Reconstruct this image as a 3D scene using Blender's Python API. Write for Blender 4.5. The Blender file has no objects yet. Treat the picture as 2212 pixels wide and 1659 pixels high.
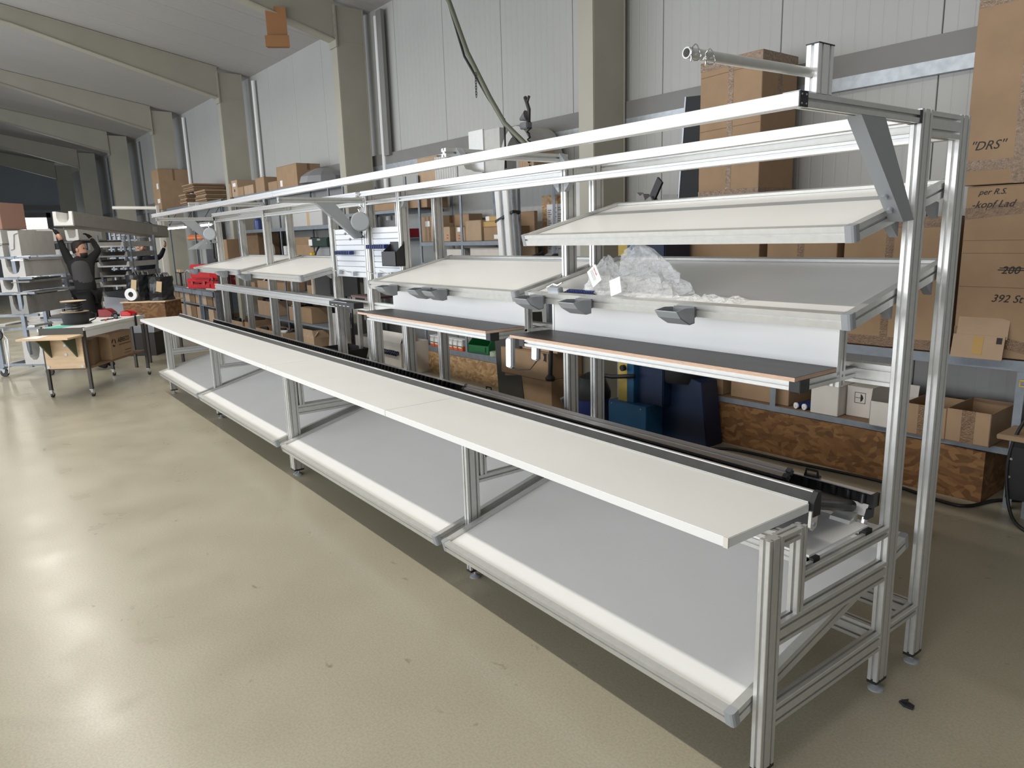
import bpy, bmesh, math, random
from mathutils import Vector, Matrix
random.seed(7)
SC = bpy.context.scene
COL = SC.collection
V = Vector

# ------------------------------------------------------------------ camera
CAM_R = Matrix(((0.60198165, 0.7979603, -0.02962188),
                (0.14428738, -0.14518648, -0.97882687),
                (-0.78536568, 0.58496175, -0.2025352)))
cd = bpy.data.cameras.new('camera'); cam = bpy.data.objects.new('camera', cd); COL.objects.link(cam)
cd.sensor_width = 36.0; cd.sensor_fit = 'HORIZONTAL'; cd.lens = 1560.476 / 2212 * 36.0
cd.clip_start = 0.05; cd.clip_end = 200
rx, ry, rz = CAM_R[0], -CAM_R[1], -CAM_R[2]
cam.matrix_world = Matrix(((rx[0], ry[0], rz[0], 1.36940543), (rx[1], ry[1], rz[1], -2.13263045),
                           (rx[2], ry[2], rz[2], 2.08083815), (0, 0, 0, 1)))
SC.camera = cam

# ------------------------------------------------------------------ world, lamps, exposure
w = bpy.data.worlds.new('world'); SC.world = w; w.use_nodes = True
bgn = w.node_tree.nodes['Background']
bgn.inputs['Color'].default_value = (0.80, 0.88, 1.0, 1); bgn.inputs['Strength'].default_value = 0.13
vs = SC.view_settings
vs.view_transform = 'Standard'; vs.look = 'None'; vs.gamma = 1.0; vs.use_curve_mapping = False
vs.exposure = 0.0

def area(name, loc, sx, sy, power, color=(1, 1, 1), rot=(0, 0, 0)):
    l = bpy.data.lights.new(name, 'AREA'); l.shape = 'RECTANGLE'; l.size = sx; l.size_y = sy
    l.energy = power; l.color = color
    o = bpy.data.objects.new(name, l); COL.objects.link(o); o.location = loc; o.rotation_euler = rot
    return o
# fluorescent rows hanging from the roof along the hall, in front of the bench, above the frame
for i in range(8):
    area('tube_light', (-0.4 - i * 3.6, -1.45, 5.35), 3.0, 0.14, 92, (1.0, 0.96, 0.87))
# daylight through the gates and windows of the opposite side of the hall, low in front of the bench
area('daylight_window', (-7.0, -9.0, 2.3), 28.0, 3.2, 1500, (0.93, 0.96, 1.0), (math.radians(90), 0, 0))
area('far_daylight_window', (-19.0, -12.0, 3.6), 12.0, 3.0, 420, (0.66, 0.80, 1.0), (math.radians(90), 0, 0))

# ------------------------------------------------------------------ materials
MATS = {}
def new_mat(name):
    m = bpy.data.materials.new(name); m.use_nodes = True
    return m, m.node_tree, m.node_tree.nodes['Principled BSDF']
def mat(name, col, rough=0.5, metal=0.0, var=0.0, scale=8.0, bump=0.0, bscale=60.0, coat=0.0, trans=0.0, emit=0.0, stretch=None, alpha=1.0):
    if name in MATS: return MATS[name]
    m, nt, p = new_mat(name); n, l = nt.nodes, nt.links
    c = (col[0], col[1], col[2], 1)
    p.inputs['Base Color'].default_value = c
    p.inputs['Roughness'].default_value = rough; p.inputs['Metallic'].default_value = metal
    if coat: p.inputs['Coat Weight'].default_value = coat; p.inputs['Coat Roughness'].default_value = 0.15
    if trans: p.inputs['Transmission Weight'].default_value = trans
    if alpha < 1: p.inputs['Alpha'].default_value = alpha
    if emit:
        p.inputs['Emission Color'].default_value = c; p.inputs['Emission Strength'].default_value = emit
    tc = n.new('ShaderNodeTexCoord'); mp = n.new('ShaderNodeMapping'); l.new(tc.outputs['Object'], mp.inputs[0])
    if stretch: mp.inputs['Scale'].default_value = stretch
    if var:
        t = n.new('ShaderNodeTexNoise'); t.inputs['Scale'].default_value = scale; t.inputs['Detail'].default_value = 4
        l.new(mp.outputs[0], t.inputs['Vector'])
        r = n.new('ShaderNodeValToRGB'); l.new(t.outputs['Fac'], r.inputs[0])
        r.color_ramp.elements[0].position = 0.3; r.color_ramp.elements[1].position = 0.7
        r.color_ramp.elements[0].color = tuple(x * (1 - var) for x in col) + (1,)
        r.color_ramp.elements[1].color = tuple(min(1, x * (1 + var)) for x in col) + (1,)
        l.new(r.outputs[0], p.inputs['Base Color'])
    if bump:
        t = n.new('ShaderNodeTexNoise'); t.inputs['Scale'].default_value = bscale; l.new(mp.outputs[0], t.inputs['Vector'])
        b = n.new('ShaderNodeBump'); b.inputs['Strength'].default_value = bump; b.inputs['Distance'].default_value = 0.01
        l.new(t.outputs['Fac'], b.inputs['Height']); l.new(b.outputs[0], p.inputs['Normal'])
    MATS[name] = m
    return m

ALU = mat('anodised_aluminium', (0.62, 0.62, 0.60), 0.36, 0.62, 0.04, 30, stretch=(1, 1, 1))
ALU2 = mat('bright_aluminium', (0.86, 0.86, 0.86), 0.28, 0.7)
GREYP = mat('grey_plastic', (0.30, 0.315, 0.33), 0.45)
GREYD = mat('dark_grey_plastic', (0.15, 0.155, 0.16), 0.5)
BLACK = mat('black_plastic', (0.012, 0.012, 0.013), 0.45)
BLACKM = mat('matt_black', (0.02, 0.02, 0.021), 0.8)
RUBBER = mat('black_rubber', (0.016, 0.017, 0.019), 0.38, 0, 0.3, 20)
BOARD = mat('white_laminate', (0.78, 0.775, 0.755), 0.33, 0, 0.015, 3)
BOARDG = mat('pale_grey_laminate', (0.74, 0.74, 0.72), 0.42, 0, 0.015, 3)
PLYTOP = mat('brown_film_plywood', (0.028, 0.022, 0.021), 0.42, 0, 0.15, 40)
PLYEDGE = mat('plywood_edge', (0.55, 0.38, 0.27), 0.7, 0, 0.25, 14, stretch=(2, 2, 60))
PLY = mat('pale_plywood', (0.62, 0.45, 0.28), 0.6, 0, 0.10, 4, stretch=(1, 1, 6))
CARD = mat('cardboard', (0.34, 0.225, 0.135), 0.85, 0, 0.07, 5, 0.15, 25)
CARDP = mat('pale_cardboard', (0.42, 0.30, 0.20), 0.85, 0, 0.07, 5, 0.15, 25)
CARDD = mat('dark_cardboard', (0.20, 0.125, 0.07), 0.85, 0, 0.08, 5, 0.15, 25)
CARDW = mat('white_cardboard', (0.62, 0.58, 0.53), 0.8, 0, 0.05, 5)
CARDG = mat('grey_cardboard', (0.36, 0.34, 0.31), 0.85, 0, 0.05, 5)
TAPE = mat('brown_packing_tape', (0.20, 0.12, 0.065), 0.22, 0, 0.25, 30, 0.5, 90)
TAPEC = mat('clear_packing_tape', (0.25, 0.17, 0.11), 0.12, 0, 0.3, 40, 0.8, 70)
PAPER = mat('white_paper', (0.82, 0.82, 0.82), 0.7)
INK = mat('black_ink', (0.02, 0.018, 0.018), 0.7)
REDINK = mat('red_ink', (0.5, 0.03, 0.03), 0.6)
RED = mat('red_plastic', (0.55, 0.02, 0.025), 0.3)
REDD = mat('dark_red_plastic', (0.25, 0.03, 0.03), 0.4)
BLUE = mat('navy_plastic', (0.02, 0.035, 0.16), 0.4)
BLUEM = mat('blue_machine_paint', (0.012, 0.075, 0.17), 0.4, 0, 0.1, 3)
BLUED = mat('dark_navy_paint', (0.006, 0.016, 0.05), 0.4)
YEL = mat('mustard_paint', (0.48, 0.35, 0.08), 0.5)
YELB = mat('bright_yellow_plastic', (0.8, 0.5, 0.03), 0.4)
GREEN = mat('green_plastic', (0.01, 0.14, 0.04), 0.35)
TEAL = mat('turquoise_foil', (0.10, 0.62, 0.46), 0.4)
OLIVE = mat('olive_board', (0.10, 0.12, 0.07), 0.7)
ORANGE = mat('orange_paint', (0.70, 0.20, 0.06), 0.5)
STEEL = mat('galvanised_steel', (0.42, 0.45, 0.48), 0.45, 0.55, 0.15, 12)
STEELB = mat('blue_grey_steel', (0.24, 0.27, 0.31), 0.5, 0.2, 0.1, 12)
STEELD = mat('dark_steel_tube', (0.055, 0.05, 0.045), 0.5, 0.3)
CHROME = mat('chrome', (0.85, 0.85, 0.86), 0.15, 1.0)
CREAM = mat('cream_steel_paint', (0.38, 0.36, 0.295), 0.5, 0, 0.04, 2)
GIRT = mat('grey_girt', (0.20, 0.195, 0.185), 0.6, 0, 0.05, 3)
FOAM = mat('light_foam_plastic', (0.50, 0.49, 0.47), 0.6, 0, 0.06, 8)
FOAMG = mat('grey_foam_plastic', (0.27, 0.265, 0.26), 0.65, 0, 0.10, 8)
WOODB = mat('worn_wood', (0.28, 0.19, 0.11), 0.6, 0, 0.15, 6, stretch=(1, 6, 6))
CREAMW = mat('cream_cabinet', (0.66, 0.63, 0.57), 0.5)
WHITEP = mat('white_plastic', (0.8, 0.8, 0.8), 0.4)
REDB = mat('reddish_board', (0.10, 0.045, 0.045), 0.5)
GLOW = mat('lamp_tube', (1.0, 0.99, 0.96), 0.4, emit=5.0)
DAY = mat('daylight_opening', (0.95, 0.97, 1.0), 0.4, emit=2.6)
FELT = mat('charcoal_felt', (0.03, 0.032, 0.036), 0.95, 0, 0.3, 200)
SKIN = mat('skin', (0.50, 0.27, 0.19), 0.55)
HAIR = mat('dark_hair', (0.018, 0.012, 0.009), 0.7)
NAVYC = mat('navy_workwear', (0.012, 0.014, 0.026), 0.9)
GREYC = mat('charcoal_vest', (0.055, 0.052, 0.055), 0.9)
BLACKC = mat('black_workwear', (0.008, 0.008, 0.009), 0.9)
ORNG = mat('orange_granulate', (0.8, 0.12, 0.03), 0.5)

def m_clear():
    m, nt, p = new_mat('clear_polythene'); n, l = nt.nodes, nt.links
    p.inputs['Base Color'].default_value = (0.95, 0.96, 0.97, 1); p.inputs['Roughness'].default_value = 0.08
    p.inputs['Alpha'].default_value = 0.34; p.inputs['Specular IOR Level'].default_value = 0.9
    t = n.new('ShaderNodeTexNoise'); t.inputs['Scale'].default_value = 38; t.inputs['Detail'].default_value = 3; t.inputs['Distortion'].default_value = 1.5
    tc = n.new('ShaderNodeTexCoord'); l.new(tc.outputs['Object'], t.inputs['Vector'])
    b = n.new('ShaderNodeBump'); b.inputs['Strength'].default_value = 0.9; b.inputs['Distance'].default_value = 0.02
    l.new(t.outputs['Fac'], b.inputs['Height']); l.new(b.outputs[0], p.inputs['Normal'])
    return m
CLEAR = m_clear()
def m_osb(name, a, b_, c):
    m, nt, p = new_mat(name); n, l = nt.nodes, nt.links
    tc = n.new('ShaderNodeTexCoord')
    nz = n.new('ShaderNodeTexNoise'); nz.inputs['Scale'].default_value = 3.5; l.new(tc.outputs['Object'], nz.inputs['Vector'])
    mx = n.new('ShaderNodeVectorMath'); mx.operation = 'MULTIPLY_ADD'; mx.inputs[1].default_value = (0.25,) * 3
    l.new(nz.outputs['Color'], mx.inputs[0]); l.new(tc.outputs['Object'], mx.inputs[2])
    mp = n.new('ShaderNodeMapping'); mp.inputs['Scale'].default_value = (16, 16, 30); mp.inputs['Rotation'].default_value = (0.3, 0.5, 0.2)
    l.new(mx.outputs[0], mp.inputs[0])
    vo = n.new('ShaderNodeTexVoronoi'); vo.inputs['Scale'].default_value = 1.0; l.new(mp.outputs[0], vo.inputs['Vector'])
    sp = n.new('ShaderNodeSeparateColor'); l.new(vo.outputs['Color'], sp.inputs[0])
    r = n.new('ShaderNodeValToRGB'); l.new(sp.outputs[0], r.inputs[0]); e = r.color_ramp.elements
    e[0].color = a + (1,); e[1].color = c + (1,); k = e.new(0.55); k.color = b_ + (1,)
    l.new(r.outputs[0], p.inputs['Base Color']); p.inputs['Roughness'].default_value = 0.7
    b = n.new('ShaderNodeBump'); b.inputs['Strength'].default_value = 0.2; l.new(sp.outputs[1], b.inputs['Height']); l.new(b.outputs[0], p.inputs['Normal'])
    return m
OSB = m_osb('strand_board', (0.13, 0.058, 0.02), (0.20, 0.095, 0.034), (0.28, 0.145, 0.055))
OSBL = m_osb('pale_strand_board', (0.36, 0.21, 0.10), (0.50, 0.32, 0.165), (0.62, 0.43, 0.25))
def m_floor():
    m, nt, p = new_mat('polished_concrete'); n, l = nt.nodes, nt.links
    tc = n.new('ShaderNodeTexCoord')
    def noise(s, d=5, dist=0.0):
        t = n.new('ShaderNodeTexNoise'); t.inputs['Scale'].default_value = s; t.inputs['Detail'].default_value = d
        t.inputs['Distortion'].default_value = dist; l.new(tc.outputs['Object'], t.inputs['Vector']); return t.outputs['Fac']
    def ramp(f, p0, c0, p1, c1):
        r = n.new('ShaderNodeValToRGB'); l.new(f, r.inputs[0]); e = r.color_ramp.elements
        e[0].position = p0; e[0].color = c0 + (1,); e[1].position = p1; e[1].color = c1 + (1,); return r.outputs[0]
    base = ramp(noise(0.55, 6), 0.32, (0.345, 0.312, 0.232), 0.7, (0.415, 0.380, 0.288))
    grit = ramp(noise(90, 3), 0.35, (0.9,) * 3, 0.65, (1.06,) * 3)
    spots = ramp(noise(9, 4, 0.5), 0.70, (1.0,) * 3, 0.77, (0.6,) * 3)
    smear = ramp(noise(1.1, 7, 1.0), 0.64, (1.0,) * 3, 0.80, (0.82, 0.81, 0.79))
    cur = base
    for x in (grit, spots, smear):
        mm = n.new('ShaderNodeMix'); mm.data_type = 'RGBA'; mm.blend_type = 'MULTIPLY'; mm.inputs[0].default_value = 1.0
        l.new(cur, mm.inputs[6]); l.new(x, mm.inputs[7]); cur = mm.outputs[2]
    l.new(cur, p.inputs['Base Color'])
    rr = ramp(noise(2.2, 5), 0.3, (0.26,) * 3, 0.7, (0.40,) * 3); l.new(rr, p.inputs['Roughness'])
    b = n.new('ShaderNodeBump'); b.inputs['Strength'].default_value = 0.06; l.new(noise(25, 4), b.inputs['Height']); l.new(b.outputs[0], p.inputs['Normal'])
    return m
FLOOR = m_floor()
def m_wall(name, col, sc, axis='X', rough=0.55):
    m, nt, p = new_mat(name); n, l = nt.nodes, nt.links
    tc = n.new('ShaderNodeTexCoord'); wv = n.new('ShaderNodeTexWave'); wv.bands_direction = axis; wv.inputs['Scale'].default_value = sc
    l.new(tc.outputs['Object'], wv.inputs['Vector'])
    r = n.new('ShaderNodeValToRGB'); r.color_ramp.elements[0].position = 0.0; r.color_ramp.elements[1].position = 0.08
    l.new(wv.outputs['Fac'], r.inputs[0])
    b = n.new('ShaderNodeBump'); b.inputs['Strength'].default_value = 0.35; b.inputs['Distance'].default_value = 0.01
    l.new(r.outputs[0], b.inputs['Height']); l.new(b.outputs[0], p.inputs['Normal'])
    nz = n.new('ShaderNodeTexNoise'); nz.inputs['Scale'].default_value = 0.8; l.new(tc.outputs['Object'], nz.inputs['Vector'])
    r2 = n.new('ShaderNodeValToRGB'); l.new(nz.outputs['Fac'], r2.inputs[0])
    r2.color_ramp.elements[0].color = tuple(c * 0.93 for c in col) + (1,); r2.color_ramp.elements[1].color = tuple(c * 1.04 for c in col) + (1,)
    l.new(r2.outputs[0], p.inputs['Base Color']); p.inputs['Roughness'].default_value = rough
    return m
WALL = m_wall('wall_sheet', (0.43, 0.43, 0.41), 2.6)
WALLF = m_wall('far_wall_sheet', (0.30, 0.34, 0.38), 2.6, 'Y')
CEIL = m_wall('roof_sheet', (0.40, 0.385, 0.37), 1.6)

# ------------------------------------------------------------------ mesh helpers
class MB:
    def __init__(s): s.v = []; s.f = []
    def add(s, vs_, fs):
        o = len(s.v); s.v += [tuple(x) for x in vs_]; s.f += [tuple(i + o for i in f) for f in fs]; return s
    def box(s, x0, x1, y0, y1, z0, z1, M=None):
        p = [V((x, y, z)) for x in (x0, x1) for y in (y0, y1) for z in (z0, z1)]
        if M: p = [M @ q for q in p]
        return s.add(p, [(0, 1, 3, 2), (4, 6, 7, 5), (0, 4, 5, 1), (2, 3, 7, 6), (0, 2, 6, 4), (1, 5, 7, 3)])
    def ring(s, pts, closed=False, cap=True):
        n = len(pts[0]); vs_ = [q for r in pts for q in r]; fs = []
        k = len(pts)
        for i in range(k if closed else k - 1):
            j = (i + 1) % k
            for a in range(n):
                b = (a + 1) % n; fs.append((i * n + a, i * n + b, j * n + b, j * n + a))
        if cap and not closed: fs += [tuple(range(n))[::-1], tuple((k - 1) * n + a for a in range(n))]
        return s.add(vs_, fs)
    def cyl(s, p0, p1, r, n=12, r2=None):
        p0, p1 = V(p0), V(p1); t = (p1 - p0).normalized()
        u = t.orthogonal().normalized(); w_ = t.cross(u); r2 = r if r2 is None else r2
        c = [(math.cos(2 * math.pi * i / n), math.sin(2 * math.pi * i / n)) for i in range(n)]
        return s.ring([[p + (u * a + w_ * b) * q for a, b in c] for p, q in ((p0, r), (p1, r2))])
    def tube(s, pts, r, n=8, closed=False):
        pts = [V(p) for p in pts]; k = len(pts); rings = []; u = None
        for i, p in enumerate(pts):
            a = pts[(i - 1) % k] if (closed or i > 0) else p; b = pts[(i + 1) % k] if (closed or i < k - 1) else p
            t = (b - a).normalized()
            u = t.orthogonal().normalized() if u is None else (u - t * u.dot(t)).normalized()
            w_ = t.cross(u); q = r[i] if isinstance(r, (list, tuple)) else r
            rings.append([p + (u * math.cos(2 * math.pi * j / n) + w_ * math.sin(2 * math.pi * j / n)) * q for j in range(n)])
        return s.ring(rings, closed)
    def prism(s, poly, o, u, v, wv):
        """polygon (a,b) in the plane o+a*u+b*v, extruded by vector wv"""
        o, u, v, wv = V(o), V(u), V(v), V(wv)
        return s.ring([[o + u * a + v * b for a, b in poly], [o + u * a + v * b + wv for a, b in poly]])
    def lathe(s, prof, c, n=20):
        c = V(c)
        return s.ring([[c + V((r * math.cos(2 * math.pi * i / n), r * math.sin(2 * math.pi * i / n), z)) for i in range(n)] for r, z in prof])
    def prof(s, p0, p1, a, b, wd):
        """grooved aluminium section: a along wd, b across; p0-p1 is its centre line"""
        p0, p1 = V(p0), V(p1); t = (p1 - p0).normalized(); w_ = V(wd); w_ = (w_ - t * w_.dot(t)).normalized(); u = t.cross(w_)
        return s.prism(prof_poly(a, b), p0, w_, u, p1 - p0)
    def mesh(s, name):
        me = bpy.data.meshes.new(name); me.from_pydata(s.v, [], s.f); bm = bmesh.new(); bm.from_mesh(me)
        bmesh.ops.recalc_face_normals(bm, faces=bm.faces); bm.to_mesh(me); bm.free(); return me
    def build(s, name, m, parent=None, smooth=False, bevel=0.0, seg=2):
        me = s.mesh(name)
        if bevel:
            bm = bmesh.new(); bm.from_mesh(me)
            es = [e for e in bm.edges if len(e.link_faces) == 2 and e.calc_face_angle(0) > 0.6]
            bmesh.ops.bevel(bm, geom=es, offset=bevel, segments=seg, affect='EDGES', clamp_overlap=True); bm.to_mesh(me); bm.free()
        me.materials.append(m)
        if smooth: me.shade_smooth() if smooth is True else me.set_sharp_from_angle(angle=smooth)
        if smooth and smooth is not True:
            me.shade_smooth(); me.set_sharp_from_angle(angle=smooth)
        o = bpy.data.objects.new(name, me); COL.objects.link(o)
        if parent: o.parent = parent
        return o
_pp = {}
def prof_poly(a, b, sw=0.0105, sd=0.0125):
    k = (round(a, 4), round(b, 4))
    if k in _pp: return _pp[k]
    def side(L):
        n = max(1, round(L / 0.045)); r = [(0.002, 0)]
        for i in range(n):
            c = (i + 0.5) * L / n
            r += [(c - sw / 2, 0), (c - sw / 2, sd), (c + sw / 2, sd), (c + sw / 2, 0)]
        return r + [(L - 0.002, 0)]
    P = []
    P += [(x - a / 2, y - b / 2) for x, y in side(a)]
    P += [(a / 2 - y, x - b / 2) for x, y in side(b)]
    P += [(a / 2 - x, b / 2 - y) for x, y in side(a)]
    P += [(-a / 2 + y, b / 2 - x) for x, y in side(b)]
    _pp[k] = P
    return P

def tag(o, label=None, cat=None, group=None, kind=None):
    if label: o['label'] = label
    if cat: o['category'] = cat
    if group: o['group'] = group
    if kind: o['kind'] = kind
    return o
def thing(name, label, cat, loc=(0, 0, 0), rot=(0, 0, 0), group=None):
    o = bpy.data.objects.new(name, None); COL.objects.link(o); o.empty_display_size = 0.1
    o.location = loc; o.rotation_euler = rot
    return tag(o, label, cat, group)
def inst(src, parent, loc=(0, 0, 0), rot=None):
    o = src.copy(); COL.objects.link(o); o.parent = parent; o.location = loc
    if rot is not None: o.rotation_euler = rot
    return o
def copy_tree(o, parent=None):
    c = o.copy(); COL.objects.link(c); c.parent = parent
    for ch in list(o.children): copy_tree(ch, c)
    return c
S_ = 0.0268; EY = 4.5; ANG = math.atan(S_)
def wp(x, d, z=0.0): return (x, EY + S_ * x - d, z)      # a point d metres in front of the long wall
def lettering(text, parent, loc, rot, size, m, name='lettering', ext=0.0005, shear=0.0, align='LEFT', bold=0.0):
    c = bpy.data.curves.new(name, 'FONT'); c.body = text; c.size = size; c.extrude = ext; c.shear = shear; c.align_x = align; c.offset = bold; c.resolution_u = 3
    tmp = bpy.data.objects.new(name, c); COL.objects.link(tmp)
    me = bpy.data.meshes.new_from_object(tmp.evaluated_get(bpy.context.evaluated_depsgraph_get()))
    bpy.data.objects.remove(tmp); bpy.data.curves.remove(c)
    me.name = name; me.materials.clear(); me.materials.append(m)
    o = bpy.data.objects.new(name, me); COL.objects.link(o); o.parent = parent; o.location = loc; o.rotation_euler = rot
    return o
FRONT = (math.radians(90), 0, 0)      # text standing upright, read from -y
SIDE = (math.radians(90), 0, math.radians(90))   # read from +x

# ------------------------------------------------------------------ setting
fl = MB(); fl.box(-50, 9, -20, 6, -0.12, 0); o = fl.build('floor', FLOOR); tag(o, 'grey green polished concrete hall floor with scuffs', None, None, 'structure')

def wall_x(x): return EY + S_ * x
wall = MB(); wall.box(-50.2, 8.2, 0.10, 0.22, 0, 6.3)
wall = wall.build('wall_back', GIRT); wall.location = (0, EY, 0); wall.rotation_euler = (0, 0, ANG)
tag(wall, 'long hall wall of pale grey sandwich panels', None, None, 'structure')
pm = MB(); pm.box(0.004, 1.436, 0.0, 0.1, 0, 6.25)
src = None
for k in range(-5, 34):
    x0 = -1.53 - 1.44 * k
    if src is None: src = pm.build('wall_panel', WALL, wall, bevel=0.004, seg=1); src.location = (x0, 0, 0)
    else: inst(src, wall, (x0, 0, 0))
# roof: sheets run down the slope to the eave
RS = 0.185
ceil = MB()
ca = math.atan(RS)
ceil.box(-50, 8, -22, 0.3, 0.12, 0.2); ceil = ceil.build('ceiling', CEIL); ceil.location = (0, EY, 5.95); ceil.rotation_euler = (-ca, 0, ANG)
tag(ceil, 'sloping white sheet metal roof underside', None, None, 'structure')
rp = MB(); rp.box(0.004, 1.0, -22, 0.25, 0.0, 0.12); src = None
for k in range(56):
    x0 = 7 - k * 1.004
    if src is None: src = rp.build('ceiling_panel', CEIL, ceil, bevel=0.003, seg=1); src.location = (x0, 0, 0)
    else: inst(src, ceil, (x0, 0, 0))
def roofz(x, y): return 5.95 + RS * (wall_x(x) - y)
# far end wall with an open daylight doorway
fw = MB(); XF = -46.5
for (y0, y1, z0, z1) in ((-20, 0.35, 0, 10), (0.35, 2.0, 3.75, 10), (2.0, 4.5, 0, 10)): fw.box(XF - 0.15, XF, y0, y1, z0, z1)
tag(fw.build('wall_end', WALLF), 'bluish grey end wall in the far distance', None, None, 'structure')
dd = MB(); dd.box(XF - 0.12, XF - 0.1, 0.35, 2.0, 0, 3.75); d1 = dd.build('door_1', DAY); tag(d1, 'bright daylight in the far doorway', None, None, 'structure')
fr = MB(); fr.box(XF, XF + 0.08, 2.0, 2.2, 0, 4.0); fr.box(XF, XF + 0.08, 0.15, 0.35, 0, 4.0); fr.box(XF, XF + 0.08, 0.15, 2.2, 3.75, 4.0); fr.build('door_frame', GIRT, d1)
b = MB(); b.box(XF, XF + 0.12, -4, 3.0, 4.15, 4.4); tag(b.build('trim_3', GIRT), 'girt across the far end wall', None, None, 'structure')
# girts on the long wall
g = MB(); g.box(-50, 8, -0.07, 0.0, 3.36, 3.55); g = g.build('trim_1', GIRT); g.location = (0, EY, 0); g.rotation_euler = (0, 0, ANG); tag(g, 'dark grey horizontal girt along the wall', None, None, 'structure')
g = MB(); g.prism([(0, 0), (0.075, 0), (0.075, 0.015), (0.015, 0.015), (0.015, 0.095), (0.075, 0.095), (0.075, 0.11), (0, 0.11)], (-50, -0.075, 3.25), (0, 1, 0), (0, 0, 1), (58, 0, 0))
g = g.build('trim_2', STEEL); g.location = (0, EY, 0); g.rotation_euler = (0, 0, ANG); tag(g, 'galvanised channel rail under the girt', None, None, 'structure')

# steel portal frames
ORD = ['nearest', 'second', 'third', 'fourth', 'fifth', 'sixth', 'farthest']
def portal(k):
    x = -4.9 - 6.04 * k
    yi = 3.79 + 0.0437 * (x + 4.9); yr = 4.28 + 0.0385 * (x + 4.9)
    zt = roofz(x, yr) - 0.02; zk = 5.40; wf = 0.24
    lab = {0: 'cream steel column behind the grey covers and tall carton', 1: 'cream steel portal frame with the brown board hung on its rafter',
           2: 'cream steel portal frame above the two brown cartons on shelf top', 3: 'cream steel portal frame above the tall brown shelf-top carton',
           4: 'cream steel portal frame, fourth back, above the carried box', 5: 'cream steel portal frame, fifth back along the wall', 6: 'farthest cream steel portal frame by the end wall'}[k]
    t = thing('portal_frame', lab, 'steel frame', (x, yi, 0), (0, 0, 0), 'portal frames along the hall')
    D = yr - yi
    m_ = MB(); m_.box(-0.006, 0.006, 0.012, D - 0.012, 0, zt); m_.build('column_web', CREAM, t)
    m_ = MB(); m_.box(-wf, 0.0, 0, 0.014, 0, zt); m_.build('inner_flange', CREAM, t)
    m_ = MB(); m_.box(-wf, 0.02, D - 0.014, D, 0, zt); m_.build('outer_flange', CREAM, t)
    m_ = MB(); m_.box(-wf, 0.012, 0.0, D, zk, zk + 0.016); m_.build('stiffener', CREAM, t)
    m_ = MB()
    y1 = -14.0; zb = lambda y: zk + 0.28 * (-y) if y > -3.9 else zk + 0.28 * 3.9 + RS * (-y - 3.9)
    ys = [0, -3.9, y1 - yi]
    top = lambda y: roofz(x, y + yi) - 0.01
    m_.prism([(0, zb(0)), (ys[1], zb(ys[1])), (ys[2], zb(ys[2])), (ys[2], top(ys[2])), (0, top(0))], (-0.006, 0, 0), (0, 1, 0), (0, 0, 1), (0.012, 0, 0))
    m_.build('rafter_web', CREAM, t)
    m_ = MB()
    for a, b_ in ((0, 1), (1, 2)):
        for off in (0.0,):
            m_.prism([(ys[a], zb(ys[a])), (ys[b_], zb(ys[b_])), (ys[b_], zb(ys[b_]) + 0.014), (ys[a], zb(ys[a]) + 0.014)], (-wf, 0, 0), (0, 1, 0), (0, 0, 1), (wf + 0.03, 0, 0))
    m_.build('rafter_flange', CREAM, t)
    m_ = MB(); m_.prism([(0.0, top(0) - 0.02), (ys[2], top(ys[2]) - 0.02), (ys[2], top(ys[2])), (0, top(0))], (-wf, 0, 0), (0, 1, 0), (0, 0, 1), (wf + 0.05, 0, 0)); m_.build('upper_flange', CREAM, t)
    m_ = MB(); m_.box(-wf, 0.05, -0.03, 0.0, zk - 0.1, zt); m_.build('end_plate', CREAM, t)
    m_ = MB()
    for i in range(3):
        for sx in (-0.1, 0.035): m_.cyl((sx, -0.045, zk + 0.05 + i * 0.17), (sx, -0.03, zk + 0.05 + i * 0.17), 0.018, 6)
    m_.build('bolt_heads', CREAM, t)
    return t
for k in range(7): portal(k)
for k in range(1, 7):
    x = -4.9 - 6.04 * k + 0.30
    m_ = MB(); m_.tube([wp(x, 0.07, 5.8), wp(x, 0.07, 2.4)], 0.045, 10)
    o = m_.build('downpipe', WHITEP if k < 4 else GREYP, None, 0.6)
    tag(o, ['', 'pale vertical pipe beside the column nearest the bench', 'pale vertical pipe behind the second wall column', 'pale vertical pipe behind the third wall column', 'grey vertical pipe behind the fourth wall column', 'grey vertical pipe behind the fifth wall column', 'grey vertical pipe beside the farthest column'][k], 'pipe', 'vertical pipes on the wall')
m_ = MB(); m_.box(-0.09, 0.09, -0.03, 0.03, 0, 2.35); o = m_.build('dark_channel', GIRT); o.location = wp(-10.45, 0.1, 3.5); tag(o, 'dark grey vertical channel on the wall beside the pale pipe', 'channel')

# ------------------------------------------------------------------ the long aluminium assembly bench (two bolted frames)
P = 0.045
def pr_(parent, name, p0, p1, a=P, b=P, wd=(0, 0, 1), m=None):
    return MB().prof(p0, p1, a, b, wd).build(name, m or ALU, parent)
def post(parent, xr, y0, z1, name='post', depth=0.09, foot=True, z0=0.06):
    """upright 45 x 90 whose right face is at xr and front face at y0"""
    o = pr_(parent, name, (xr - P / 2, y0 + depth / 2, z0), (xr - P / 2, y0 + depth / 2, z1), P, depth, (1, 0, 0))
    if foot:
        MB().box(xr - P, xr, y0, y0 + depth, z0 - 0.014, z0).build('foot_cap', BLACK, o)
        MB().lathe([(0.0, 0.0), (0.034, 0.0), (0.034, 0.006), (0.012, 0.018), (0.008, 0.02), (0.008, z0 - 0.014), (0, z0 - 0.014)], (xr - P / 2, y0 + depth / 2, 0), 16).build('levelling_foot', GREYP, o, 0.6)
    return o
def top_cap(parent, xr, y0, z1, depth=0.09):
    MB().box(xr - P, xr, y0, y0 + depth, z1, z1 + 0.004).build('end_cap', BLACK, parent)
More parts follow.
